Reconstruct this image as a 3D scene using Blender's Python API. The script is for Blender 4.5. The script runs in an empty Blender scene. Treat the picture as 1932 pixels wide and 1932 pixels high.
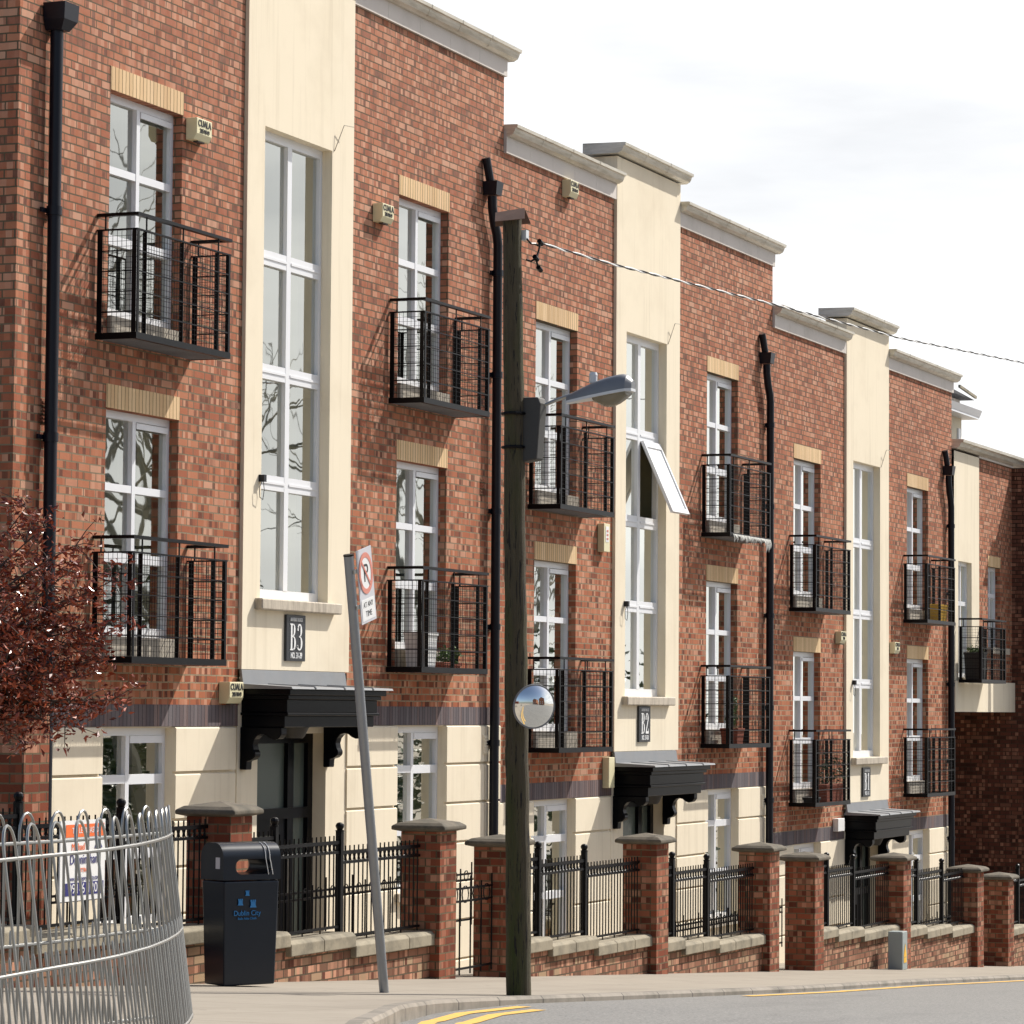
import bpy, math, random
from mathutils import Vector, Matrix
R = math.radians
S = bpy.context.scene
COL = S.collection

# ------------------------------------------------------------------ camera, light, exposure
camd = bpy.data.cameras.new('camera'); cam = bpy.data.objects.new('camera', camd); COL.objects.link(cam)
RX = Vector((0.36874867, -0.92950135, 0.00718749))
DN = Vector((0.05728564, 0.01500711, -0.99824503))
FW = Vector((0.92776224, 0.36851327, 0.05878093))
m = Matrix.Identity(4)
for i, a in enumerate((RX, -DN, -FW)):
    for j in range(3): m[j][i] = a[j]
m[0][3], m[1][3], m[2][3] = -29.68727, -14.64276, 0.0
cam.matrix_world = m
camd.sensor_width = 36; camd.lens = 36 * 6300 / 1932.0
camd.clip_start = 0.5; camd.clip_end = 3000
S.camera = cam
SUNV = Vector((1.9, -1.0, 2.1)).normalized()           # towards the sun
W = bpy.data.worlds.new('World'); S.world = W; W.use_nodes = True
wn = W.node_tree; wn.nodes.clear()
def wN(t, **k):
    n = wn.nodes.new(t)
    for a, b in k.items(): setattr(n, a, b)
    return n
wo = wN('ShaderNodeOutputWorld'); bg = wN('ShaderNodeBackground'); bg.inputs[1].default_value = 0.12
sky = wN('ShaderNodeTexSky', sky_type='NISHITA', sun_disc=False)
sky.sun_elevation = math.asin(SUNV.z); sky.sun_rotation = math.atan2(SUNV.x, SUNV.y)
sky.dust_density = 3.0
tc = wN('ShaderNodeTexCoord'); nz = wN('ShaderNodeTexNoise'); nz.inputs['Scale'].default_value = 3.5
nz.inputs['Detail'].default_value = 7; nz.inputs['Roughness'].default_value = 0.6
mp = wN('ShaderNodeMapping'); mp.inputs['Scale'].default_value = (1, 1, 3.0)
rp = wN('ShaderNodeValToRGB')
rp.color_ramp.elements[0].position = 0.28; rp.color_ramp.elements[0].color = (0.84, 0.84, 0.84, 1)
rp.color_ramp.elements[1].position = 0.5; rp.color_ramp.elements[1].color = (0.97, 0.97, 0.97, 1)
mx = wN('ShaderNodeMixRGB'); mx.inputs[2].default_value = (8.4, 8.45, 8.5, 1)   # thin bright cloud veil
L = wn.links.new
nz2 = wN('ShaderNodeTexNoise'); nz2.inputs['Scale'].default_value = 5.0; nz2.inputs['Detail'].default_value = 6
mp2 = wN('ShaderNodeMapping'); mp2.inputs['Scale'].default_value = (1, 1, 5.0); mp2.inputs['Rotation'].default_value = (0.25, 0, 0)
rp2 = wN('ShaderNodeValToRGB'); rp2.color_ramp.elements[0].position = 0.35; rp2.color_ramp.elements[0].color = (0.755, 0.765, 0.785, 1); rp2.color_ramp.elements[1].position = 0.60; rp2.color_ramp.elements[1].color = (1, 1, 1, 1)
sc = wN('ShaderNodeMixRGB', blend_type='MULTIPLY'); sc.inputs[0].default_value = 1; sc.inputs[2].default_value = (8.4, 8.45, 8.5, 1)
L(tc.outputs['Generated'], mp2.inputs[0]); L(mp2.outputs[0], nz2.inputs['Vector']); L(nz2.outputs['Fac'], rp2.inputs[0]); L(rp2.outputs[0], sc.inputs[1]); L(sc.outputs[0], mx.inputs[2])
L(tc.outputs['Generated'], mp.inputs[0]); L(mp.outputs[0], nz.inputs['Vector']); L(nz.outputs['Fac'], rp.inputs[0])
spz = wN('ShaderNodeSeparateXYZ'); L(tc.outputs['Generated'], spz.inputs[0])
mr = wN('ShaderNodeMapRange', interpolation_type='SMOOTHSTEP'); mr.inputs[1].default_value = 0.30; mr.inputs[2].default_value = 0.62; mr.inputs[3].default_value = 1.0; mr.inputs[4].default_value = 0.12
L(spz.outputs[2], mr.inputs[0]); mfac = wN('ShaderNodeMath', operation='MULTIPLY'); L(rp.outputs[0], mfac.inputs[0]); L(mr.outputs[0], mfac.inputs[1])
mr2 = wN('ShaderNodeMapRange', interpolation_type='SMOOTHSTEP'); mr2.inputs[1].default_value = -0.15; mr2.inputs[2].default_value = 0.45; mr2.inputs[3].default_value = 0.03; mr2.inputs[4].default_value = 1.0  # veil thinned on the unseen side to darken faces turned that way
L(spz.outputs[0], mr2.inputs[0]); mf2 = wN('ShaderNodeMath', operation='MULTIPLY'); L(mfac.outputs[0], mf2.inputs[0]); L(mr2.outputs[0], mf2.inputs[1])
L(mf2.outputs[0], mx.inputs[0]); L(sky.outputs[0], mx.inputs[1]); L(mx.outputs[0], bg.inputs[0]); L(bg.outputs[0], wo.inputs[0])
sd = bpy.data.lights.new('sun', 'SUN'); sd.energy = 5.0; sd.angle = R(0.5); sd.color = (1.0, 0.955, 0.89)
sun = bpy.data.objects.new('sun', sd); COL.objects.link(sun)
sun.rotation_euler = (-SUNV).to_track_quat('-Z', 'Y').to_euler()
S.view_settings.view_transform = 'Standard'; S.view_settings.look = 'None'
S.view_settings.exposure = 0.24; S.view_settings.gamma = 1.0
S.render.engine = 'CYCLES'

# ------------------------------------------------------------------ helpers
class MB:
    def __init__(s): s.v = []; s.f = []; s.m = []; s.cm = 0
    def add(s, vs, fs):
        o = len(s.v); s.v += [tuple(v) for v in vs]
        for f in fs: s.f.append([o + i for i in f]); s.m.append(s.cm)
        return s
    def quad(s, a, b, c, d): return s.add([a, b, c, d], [(0, 1, 2, 3)])
    def box(s, x0, x1, y0, y1, z0, z1):
        v = [(x, y, z) for z in (z0, z1) for y in (y0, y1) for x in (x0, x1)]
        return s.add(v, [(0, 2, 3, 1), (4, 5, 7, 6), (0, 1, 5, 4), (2, 6, 7, 3), (0, 4, 6, 2), (1, 3, 7, 5)])
    def bar(s, p, q, w, h=None, up=Vector((0, 0, 1))):
        h = h or w; p = Vector(p); q = Vector(q); d = (q - p).normalized()
        if abs(d.dot(up)) > 0.95: up = Vector((0, 1, 0))
        a = d.cross(up).normalized() * w / 2; b = a.cross(d).normalized() * h / 2
        v = [p - a - b, p + a - b, p + a + b, p - a + b, q - a - b, q + a - b, q + a + b, q - a + b]
        return s.add(v, [(0, 3, 2, 1), (4, 5, 6, 7), (0, 1, 5, 4), (1, 2, 6, 5), (2, 3, 7, 6), (3, 0, 4, 7)])
    def tube(s, path, r, n=8, cap=True):
        path = [Vector(p) for p in path]; rs = r if isinstance(r, (list, tuple)) else [r] * len(path)
        o = len(s.v); pa = None
        for i, p in enumerate(path):
            if i == 0: d = path[1] - p
            elif i == len(path) - 1: d = p - path[i - 1]
            else: d = (path[i + 1] - p).normalized() + (p - path[i - 1]).normalized()
            d.normalize()
            if pa is None:
                pa = d.orthogonal().normalized()
            else:
                pa = (pa - d * pa.dot(d)).normalized()
            b = d.cross(pa)
            for k in range(n):
                t = 2 * math.pi * k / n
                s.v.append(tuple(p + (pa * math.cos(t) + b * math.sin(t)) * rs[i]))
        for i in range(len(path) - 1):
            for k in range(n):
                a = o + i * n + k; b2 = o + i * n + (k + 1) % n
                s.f.append([a, b2, b2 + n, a + n]); s.m.append(s.cm)
        if cap:
            s.f.append([o + k for k in range(n)][::-1]); s.m.append(s.cm)
            e = o + (len(path) - 1) * n; s.f.append([e + k for k in range(n)]); s.m.append(s.cm)
        return s
    def prism(s, poly, axis, a, b):
        """poly: 2D outline; axis 'x' -> (y,z) outline swept x=a..b, 'y' -> (x,z), 'z' -> (x,y)"""
        def P(u, w, t): return {'x': (t, u, w), 'y': (u, t, w), 'z': (u, w, t)}[axis]
        n = len(poly); v = [P(u, w, a) for u, w in poly] + [P(u, w, b) for u, w in poly]
        f = [tuple(range(n))[::-1], tuple(range(n, 2 * n))] + [(i, (i + 1) % n, (i + 1) % n + n, i + n) for i in range(n)]
        return s.add(v, f)
    def lathe(s, c, prof, n=16):
        c = Vector(c); o = len(s.v)
        for r, z in prof:
            for k in range(n):
                t = 2 * math.pi * k / n; s.v.append((c.x + r * math.cos(t), c.y + r * math.sin(t), c.z + z))
        for i in range(len(prof) - 1):
            for k in range(n):
                a = o + i * n + k; b = o + i * n + (k + 1) % n
                s.f.append([a, b, b + n, a + n]); s.m.append(s.cm)
        return s
    def mesh(s, name, mats, smooth=False):
        me = bpy.data.meshes.new(name); me.from_pydata(s.v, [], s.f)
        for mm in (mats if isinstance(mats, (list, tuple)) else [mats]): me.materials.append(mm)
        if any(s.m):
            me.polygons.foreach_set('material_index', s.m)
        me.validate(); me.update()
        import bmesh
        bm = bmesh.new(); bm.from_mesh(me); bmesh.ops.recalc_face_normals(bm, faces=bm.faces)
        if name == 'pane': bmesh.ops.reverse_faces(bm, faces=[f for f in bm.faces if f.normal.y > 0.5 and len(s.f) < 9 and abs(f.normal.y) > 0.9 and all(len(e.link_faces) == 1 for e in f.edges)])
        bm.to_mesh(me); bm.free()
        if smooth:
            me.polygons.foreach_set('use_smooth', [True] * len(me.polygons))
            try: me.set_sharp_from_angle(angle=R(35))
            except Exception: pass
        return me
    def build(s, name, mats, parent=None, smooth=False):
        return obj(name, s.mesh(name, mats, smooth), parent)
def obj(name, me, parent=None, loc=None, bevel=0):
    o = bpy.data.objects.new(name, me); COL.objects.link(o)
    if parent is not None: o.parent = parent
    if loc is not None: o.location = loc
    if bevel:
        md = o.modifiers.new('bevel', 'BEVEL'); md.width = bevel; md.segments = 2; md.limit_method = 'ANGLE'; md.angle_limit = R(40)
    return o
def tag(o, label=None, cat=None, group=None, kind=None):
    if label: o['label'] = label
    if cat: o['category'] = cat
    if group: o['group'] = group
    if kind: o['kind'] = kind
    return o
def thing(name, label, cat, loc=(0, 0, 0), rz=0, group=None):
    o = bpy.data.objects.new(name, None); COL.objects.link(o); o.location = loc; o.rotation_euler = (0, 0, rz)
    o.empty_display_size = 0.3
    return tag(o, label, cat, group)
def copy_tree(o, parent=None):
    c = o.copy(); COL.objects.link(c); c.parent = parent
    for ch in [x for x in KIDS.get(o.name, [])]: copy_tree(ch, c)
    return c
def text_mesh(txt, size, mat, depth=0.003, sx=1.0, offset=0.0, align='CENTER'):
    cu = bpy.data.curves.new('lettering', 'FONT'); cu.body = txt; cu.size = size; cu.extrude = depth; cu.offset = offset
    cu.align_x = align; cu.align_y = 'CENTER'; cu.resolution_u = 4
    t = bpy.data.objects.new('tmp', cu); COL.objects.link(t)
    dg = bpy.context.evaluated_depsgraph_get(); me = bpy.data.meshes.new_from_object(t.evaluated_get(dg))
    bpy.data.objects.remove(t)
    me.transform(Matrix.Diagonal((sx, 1, 1, 1)))
    me.transform(Matrix.Rotation(R(90), 4, 'X'))      # stands in the XZ plane, reads from -Y
    me.materials.clear(); me.materials.append(mat); me.name = 'lettering'
    return me
def lettering(name, txt, size, mat, parent, x, y, z, sx=1.0, offset=0.0, align='CENTER', depth=0.003):
    o = obj(name, text_mesh(txt, size, mat, depth, sx, offset, align), parent, (x, y, z)); return o

# ------------------------------------------------------------------ materials
def newmat(name):
    mt = bpy.data.materials.new(name); mt.use_nodes = True; nt = mt.node_tree
    return mt, nt, nt.nodes['Principled BSDF']
def N(nt, t, **k):
    n = nt.nodes.new(t)
    for a, b in k.items():
        if a.startswith('i_'): n.inputs[int(a[2:])].default_value = b
        else: setattr(n, a, b)
    return n
def math_(nt, op, a, b=None, clamp=False):
    n = nt.nodes.new('ShaderNodeMath'); n.operation = op; n.use_clamp = clamp
    for i, v in enumerate((a, b)):
        if v is None: continue
        if isinstance(v, (int, float)): n.inputs[i].default_value = v
        else: nt.links.new(v, n.inputs[i])
    return n.outputs[0]
def rampn(nt, fac, stops, interp='LINEAR'):
    r = nt.nodes.new('ShaderNodeValToRGB'); r.color_ramp.interpolation = interp
    el = r.color_ramp.elements
    while len(el) < len(stops): el.new(0.5)
    for e, (p, c) in zip(el, stops): e.position = p; e.color = (c[0], c[1], c[2], 1)
    nt.links.new(fac, r.inputs[0]); return r.outputs[0]
def mixc(nt, fac, a, b, mode='MIX'):
    n = nt.nodes.new('ShaderNodeMixRGB'); n.blend_type = mode
    for i, v in enumerate((fac, a, b)):
        if isinstance(v, (int, float)): n.inputs[i].default_value = v
        elif isinstance(v, tuple): n.inputs[i].default_value = (v[0], v[1], v[2], 1)
        else: nt.links.new(v, n.inputs[i])
    return n.outputs[0]
def noise(nt, vec, scale, detail=4, rough=0.55, sv=None):
    if sv:
        mpn = nt.nodes.new('ShaderNodeMapping'); mpn.inputs['Scale'].default_value = sv; nt.links.new(vec, mpn.inputs[0]); vec = mpn.outputs[0]
    n = nt.nodes.new('ShaderNodeTexNoise'); n.inputs['Scale'].default_value = scale; n.inputs['Detail'].default_value = detail
    n.inputs['Roughness'].default_value = rough; nt.links.new(vec, n.inputs['Vector']); return n.outputs['Fac']
def wpos(nt): return nt.nodes.new('ShaderNodeNewGeometry').outputs['Position']
def bump(nt, b, h, strength=0.3, dist=0.01):
    n = nt.nodes.new('ShaderNodeBump'); n.inputs['Strength'].default_value = strength; n.inputs['Distance'].default_value = dist
    nt.links.new(h, n.inputs['Height']); nt.links.new(n.outputs[0], b.inputs['Normal'])
def brick_mat(name, bw=0.225, bh=0.075, palette=None, mortar=(0.40, 0.31, 0.20), soldier=False, var=1.0, mw=0.014):
    """bricks laid in world courses; every brick gets its own colour and fired blotches"""
    mt, nt, b = newmat(name); P = wpos(nt)
    sep = nt.nodes.new('ShaderNodeSeparateXYZ'); nt.links.new(P, sep.inputs[0])
    u = math_(nt, 'ADD', sep.outputs[0], sep.outputs[1]); z = sep.outputs[2]
    wob = noise(nt, P, 9.0, 2); u = math_(nt, 'ADD', u, math_(nt, 'MULTIPLY', math_(nt, 'SUBTRACT', wob, 0.5), 0.012))
    zz = math_(nt, 'ADD', z, math_(nt, 'MULTIPLY', math_(nt, 'SUBTRACT', noise(nt, P, 4.3, 2), 0.5), 0.012))
    zr = math_(nt, 'DIVIDE', zz, bh); row = math_(nt, 'FLOOR', zr)
    if soldier: off = 0.0
    else: off = math_(nt, 'MULTIPLY', math_(nt, 'FLOORED_MODULO', row, 2.0), 0.5)
    ur = math_(nt, 'ADD', math_(nt, 'DIVIDE', u, bw), off); col = math_(nt, 'FLOOR', ur)
    cmb = nt.nodes.new('ShaderNodeCombineXYZ'); nt.links.new(col, cmb.inputs[0])
    if not soldier: nt.links.new(row, cmb.inputs[1])
    wnz = N(nt, 'ShaderNodeTexWhiteNoise', noise_dimensions='2D'); nt.links.new(cmb.outputs[0], wnz.inputs['Vector'])
    pal = palette or [(0.0, (0.20, 0.060, 0.032)), (0.10, (0.30, 0.090, 0.046)), (0.3, (0.35, 0.112, 0.056)), (0.62, (0.395, 0.140, 0.070)),
                      (0.84, (0.43, 0.168, 0.088)), (0.95, (0.47, 0.215, 0.130)), (1.0, (0.50, 0.28, 0.185))]
    c = rampn(nt, wnz.outputs['Value'], pal)
    # vertical fired bands inside bricks
    w2 = N(nt, 'ShaderNodeTexWhiteNoise', noise_dimensions='2D')
    c2 = nt.nodes.new('ShaderNodeCombineXYZ'); nt.links.new(math_(nt, 'FLOOR', math_(nt, 'MULTIPLY', u, 17.0)), c2.inputs[0])
    if not soldier: nt.links.new(row, c2.inputs[1])
    nt.links.new(c2.outputs[0], w2.inputs['Vector'])
    nb = noise(nt, P, 30.0, 3, 0.7, (1, 1, 0.45)); sw3 = nt.nodes.new('ShaderNodeSeparateColor'); nt.links.new(w2.outputs['Color'], sw3.inputs[0]); w3 = sw3.outputs[1]
    k = math_(nt, 'MULTIPLY', math_(nt, 'MULTIPLY', math_(nt, 'SUBTRACT', w2.outputs['Value'], 0.45, True), math_(nt, 'ADD', nb, 0.45)), 2.1 * var, True)
    c = mixc(nt, k, c, mixc(nt, math_(nt, 'GREATER_THAN', w3, 0.50), (0.125, 0.045, 0.029), (0.54, 0.275, 0.175)))
    big = noise(nt, P, 0.55, 3, 0.5)
    c = mixc(nt, math_(nt, 'MULTIPLY', math_(nt, 'SUBTRACT', big, 0.44, True), 0.8), c, (0.17, 0.065, 0.038))
    # efflorescence: pale bloom that is stronger higher up the wall
    hi = math_(nt, 'MULTIPLY', math_(nt, 'ADD', z, 1.0, True), 0.5)
    hz = nt.nodes.new('ShaderNodeMapRange'); hz.inputs[1].default_value = 0.5; hz.inputs[2].default_value = 7.0; nt.links.new(z, hz.inputs[0])
    bl = math_(nt, 'MULTIPLY', math_(nt, 'MULTIPLY', hz.outputs[0], math_(nt, 'SUBTRACT', noise(nt, P, 7.0, 5, 0.7), 0.25, True)), 0.75 * var)
    c = mixc(nt, bl, c, (0.58, 0.36, 0.265))
    fu = math_(nt, 'FRACT', ur); fz = math_(nt, 'FRACT', zr)
    eu = mw / bw / 2; ez = mw / bh / 2
    du = math_(nt, 'ABSOLUTE', math_(nt, 'SUBTRACT', fu, 0.5)); dz = math_(nt, 'ABSOLUTE', math_(nt, 'SUBTRACT', fz, 0.5))
    mu = math_(nt, 'GREATER_THAN', du, 0.5 - eu)
    mo = mu if soldier else math_(nt, 'MAXIMUM', mu, math_(nt, 'GREATER_THAN', dz, 0.5 - ez))
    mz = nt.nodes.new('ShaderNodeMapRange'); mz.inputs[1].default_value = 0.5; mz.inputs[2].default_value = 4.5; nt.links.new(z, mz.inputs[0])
    mcol = mixc(nt, mz.outputs[0], mixc(nt, noise(nt, P, 3.0, 3), mortar, tuple(x * 0.55 for x in mortar)), tuple(x * 0.30 for x in mortar))  # mortar darkens up the wall, joint shadow painted into its colour
    if not soldier: mcol = mixc(nt, math_(nt, 'MULTIPLY', mu, 0.6), mcol, tuple(x * 0.28 for x in mortar))
    c = mixc(nt, mo, c, mcol)
    nt.links.new(c, b.inputs['Base Color']); b.inputs['Roughness'].default_value = 0.85; b.inputs['Specular IOR Level'].default_value = 0.12
    h = math_(nt, 'ADD', math_(nt, 'MULTIPLY', math_(nt, 'SUBTRACT', 1.0, mo), 1.0), math_(nt, 'MULTIPLY', noise(nt, P, 60.0, 3), 0.5))
    h = math_(nt, 'ADD', h, math_(nt, 'MULTIPLY', wnz.outputs['Value'], 0.35))
    bump(nt, b, h, 0.65, 0.006)
    return mt
def plain(name, col, rough=0.6, metal=0.0, var=0.12, scale=6.0, bmp=0.0, bscale=80.0, dirt=None, dscale=1.2, spec=0.5, thr=0.55, sv=None):
    mt, nt, b = newmat(name); P = wpos(nt)
    f = noise(nt, P, scale, 5, 0.6, sv)
    c = mixc(nt, f, tuple(x * (1 + var) for x in col), tuple(x * (1 - var) for x in col))
    if dirt:
        d = math_(nt, 'MULTIPLY', math_(nt, 'SUBTRACT', noise(nt, P, dscale, 6, 0.65, sv), thr - 0.12, True), 3.0, True)
        c = mixc(nt, d, c, dirt)
    nt.links.new(c, b.inputs['Base Color']); b.inputs['Roughness'].default_value = rough; b.inputs['Metallic'].default_value = metal
    b.inputs['Specular IOR Level'].default_value = spec
    if bmp: bump(nt, b, noise(nt, P, bscale, 4), bmp, 0.004)
    return mt
M = {}
M['brick'] = brick_mat('brickwork')
M['pillarbrick'] = brick_mat('wall brickwork', palette=[(0, (0.10, 0.030, 0.018)), (0.3, (0.19, 0.052, 0.028)), (0.6, (0.26, 0.075, 0.038)), (0.85, (0.31, 0.115, 0.066)), (1, (0.34, 0.19, 0.12))], mortar=(0.20, 0.15, 0.09), var=0.6)
M['lowbrick'] = brick_mat('low wall brickwork', palette=[(0, (0.15, 0.08, 0.05)), (0.4, (0.28, 0.13, 0.08)), (0.7, (0.34, 0.19, 0.12)), (1, (0.40, 0.28, 0.17))], mortar=(0.15, 0.11, 0.07))
M['shadebrick'] = brick_mat('dark shade toned brickwork', palette=[(0, (0.05, 0.02, 0.014)), (0.4, (0.10, 0.036, 0.024)), (0.8, (0.15, 0.055, 0.034)), (1, (0.19, 0.09, 0.06))], mortar=(0.09, 0.06, 0.04), var=0.5)  # dark brick, darkened further in colour to carry the recess and wing shade
M['yellow'] = brick_mat('buff soldier brick', bw=0.0683, soldier=True, palette=[(0, (0.66, 0.46, 0.25)), (1, (0.78, 0.57, 0.34))], mortar=(0.30, 0.18, 0.07), var=0.12, mw=0.009)
M['slate'] = brick_mat('blue grey soldier brick', bw=0.075, soldier=True, palette=[(0, (0.105, 0.092, 0.10)), (1, (0.17, 0.15, 0.155))], mortar=(0.055, 0.05, 0.055), var=0.15, mw=0.009)
M['cream'] = plain('cream render', (0.80, 0.71, 0.545), 0.85, var=0.035, scale=1.3, bmp=0.12, bscale=45, dirt=(0.68, 0.59, 0.44), dscale=0.8, thr=0.62)
nt = M['cream'].node_tree; b = nt.nodes['Principled BSDF']; src = b.inputs['Base Color'].links[0].from_socket; P = wpos(nt)
stk = math_(nt, 'MULTIPLY', math_(nt, 'SUBTRACT', noise(nt, P, 2.2, 5, 0.65, (3.5, 3.5, 0.16)), 0.52, True), 1.6, True)
c = mixc(nt, stk, src, (0.50, 0.42, 0.29))
spn = nt.nodes.new('ShaderNodeSeparateXYZ'); nt.links.new(P, spn.inputs[0])
nt.links.new(c, b.inputs['Base Color']); b.inputs['Specular IOR Level'].default_value = 0.2
M['fascia'] = plain('pale fascia panel', (0.60, 0.55, 0.50), 0.6, var=0.05, scale=2.0, dirt=(0.45, 0.41, 0.36), dscale=1.5, thr=0.62)
M['gutter'] = plain('weathered gutter moulding', (0.66, 0.62, 0.53), 0.42, 0.25, var=0.18, scale=3.0, sv=(1, 1, 8), dirt=(0.42, 0.38, 0.29), dscale=2.5)
M['upvc'] = plain('white window frame', (0.76, 0.77, 0.785), 0.3, var=0.02)
M['black'] = plain('black gloss paint', (0.003, 0.0035, 0.005), 0.30, spec=0.09, var=0.1, bmp=0.05, bscale=30)
M['iron'] = plain('black iron paint', (0.003, 0.003, 0.004), 0.38, spec=0.16, var=0.1)
M['pipe'] = plain('black plastic pipe', (0.005, 0.006, 0.012), 0.36, var=0.15, spec=0.3)
M['lead'] = plain('sheet lead', (0.20, 0.21, 0.22), 0.65, 0.0, var=0.15, scale=4, bmp=0.3, bscale=7, dirt=(0.22, 0.22, 0.22), dscale=3)
M['sill'] = plain('stained stone sill', (0.50, 0.44, 0.35), 0.8, var=0.12, scale=9, dirt=(0.26, 0.22, 0.17), dscale=6, bmp=0.4, sv=(3, 3, 0.6))
M['coping'] = plain('weathered concrete coping', (0.30, 0.26, 0.185), 0.9, var=0.2, scale=5, dirt=(0.10, 0.09, 0.065), dscale=3.2, bmp=0.5, bscale=40, thr=0.57)
M['grate'] = plain('galvanised floor grating', (0.30, 0.31, 0.32), 0.45, 0.6, var=0.1)
M['galv'] = plain('galvanised steel', (0.34, 0.34, 0.325), 0.36, 0.85, var=0.16, scale=14, bmp=0.05)
M['binblue'] = plain('dark blue bin paint', (0.008, 0.014, 0.024), 0.30, spec=0.4, var=0.12, scale=5, bmp=0.04, bscale=12)
M['white'] = plain('white plastic', (0.80, 0.80, 0.78), 0.5, var=0.02)
M['boxcream'] = plain('cream alarm box', (0.72, 0.66, 0.42), 0.45, var=0.03)
M['ink'] = plain('dark lettering', (0.03, 0.03, 0.03), 0.6)
M['navy'] = plain('navy lettering', (0.02, 0.02, 0.16), 0.5)
M['orange'] = plain('orange print', (0.85, 0.16, 0.03), 0.5, var=0.03)
M['red'] = plain('red sign print', (0.66, 0.25, 0.19), 0.5, var=0.03)
M['signgrey'] = plain('pale grey sign sheet', (0.60, 0.60, 0.63), 0.35, var=0.03)
M['logoblue'] = plain('light blue print', (0.02, 0.19, 0.46), 0.5, var=0.03)
M['plaque'] = plain('black plaque', (0.02, 0.022, 0.026), 0.4)
M['wall_in'] = plain('interior wall paint', (0.52, 0.47, 0.29), 0.9, var=0.05)
M['curtain'] = plain('net curtain', (0.50, 0.50, 0.46), 0.9, var=0.08, scale=3, sv=(20, 20, 0.3))
M['pale_strip'] = plain('pale strip inside window', (0.50, 0.42, 0.25), 0.9, var=0.05)  # pale sheets added inside windows, imitating the beige strip the jambs reflect
M['terracotta'] = plain('terracotta', (0.30, 0.075, 0.035), 0.8)
M['rust'] = plain('rusty sheet metal', (0.12, 0.065, 0.045), 0.75, 0.2, var=0.35, scale=9, bmp=0.3)
M['steelbox'] = plain('painted grey cabinet', (0.30, 0.34, 0.33), 0.5, var=0.08)
M['signyellow'] = plain('yellow warning label', (0.80, 0.45, 0.03), 0.5)
M['lampgrey'] = plain('grey lamp housing', (0.20, 0.205, 0.215), 0.42, 0.3, var=0.1)
M['cell'] = plain('pale photocell', (0.62, 0.64, 0.66), 0.4)
M['asphaltroof'] = plain('slate roof', (0.05, 0.05, 0.055), 0.8)
M['bark'] = plain('dark bark', (0.07, 0.05, 0.04), 0.9, var=0.3, scale=20)
M['greybark'] = plain('pale bark', (0.30, 0.28, 0.22), 0.9, var=0.2)
M['timber'] = plain('dark box', (0.035, 0.033, 0.030), 0.6, var=0.15)
M['cap'] = plain('dark weathered capstone', (0.14, 0.118, 0.085), 0.9, var=0.25, scale=7, dirt=(0.06, 0.055, 0.04), dscale=4.5, bmp=0.6, bscale=40, thr=0.52)
# galvanised sign post
M['post'] = plain('dull galvanised post', (0.30, 0.315, 0.33), 0.42, 0.5, var=0.12, scale=12)
def glass_mat(name, dark=0.0):
    mt = bpy.data.materials.new(name); mt.use_nodes = True; nt = mt.node_tree; nt.nodes.clear()
    o = nt.nodes.new('ShaderNodeOutputMaterial'); tr = nt.nodes.new('ShaderNodeBsdfTransparent'); gl = nt.nodes.new('ShaderNodeBsdfGlossy')
    tr.inputs[0].default_value = (0.84, 0.88, 0.80, 1); gl.inputs['Roughness'].default_value = 0.01; gl.inputs[0].default_value = (0.93, 0.94, 0.88, 1)
    fr = nt.nodes.new('ShaderNodeFresnel'); fr.inputs[0].default_value = 1.62
    P = wpos(nt)
    bmp = nt.nodes.new('ShaderNodeBump'); bmp.inputs['Strength'].default_value = 0.06; bmp.inputs['Distance'].default_value = 0.012
    nt.links.new(noise(nt, P, 1.7, 2), bmp.inputs['Height'])
    f = math_(nt, 'ADD', math_(nt, 'MULTIPLY', fr.outputs[0], 3.8), 0.08, True)
    mxs = nt.nodes.new('ShaderNodeMixShader'); nt.links.new(f, mxs.inputs[0]); nt.links.new(bmp.outputs[0], gl.inputs['Normal'])
    nt.links.new(tr.outputs[0], mxs.inputs[1]); nt.links.new(gl.outputs[0], mxs.inputs[2]); nt.links.new(mxs.outputs[0], o.inputs[0])
    return mt
M['glass'] = glass_mat('window glass')
mt, nt, b = newmat('frosted dark glass'); b.inputs['Base Color'].default_value = (0.085, 0.105, 0.09, 1); b.inputs['Roughness'].default_value = 0.25; M['frost'] = mt
mt, nt, b = newmat('mirror'); b.inputs['Base Color'].default_value = (0.86, 0.87, 0.85, 1); b.inputs['Metallic'].default_value = 1; b.inputs['Roughness'].default_value = 0.03; M['mirror'] = mt
mt, nt, b = newmat('lamp bowl'); b.inputs['Base Color'].default_value = (0.30, 0.27, 0.20, 1); b.inputs['Roughness'].default_value = 0.12; b.inputs['Transmission Weight'].default_value = 0.5; M['bowl'] = mt
# timber pole: dark streaks, green algae on one side
mt, nt, b = newmat('telegraph pole timber'); P = wpos(nt)
c = mixc(nt, noise(nt, P, 5.0, 6, 0.7, (6, 6, 0.35)), (0.028, 0.022, 0.012), (0.13, 0.105, 0.060))
c = mixc(nt, math_(nt, 'MULTIPLY', math_(nt, 'SUBTRACT', noise(nt, P, 1.1, 5, 0.6, (2.2, 2.2, 0.5)), 0.45, True), 5.0, True), c, (0.045, 0.058, 0.008))
c = mixc(nt, math_(nt, 'GREATER_THAN', noise(nt, P, 9.0, 4, 0.6, (5, 5, 0.35)), 0.60), c, (0.012, 0.010, 0.008))
nt.links.new(c, b.inputs['Base Color']); b.inputs['Roughness'].default_value = 0.9
bump(nt, b, noise(nt, P, 7.0, 5, 0.7, (8, 8, 0.4)), 1.0, 0.03); M['pole'] = mt
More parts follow.
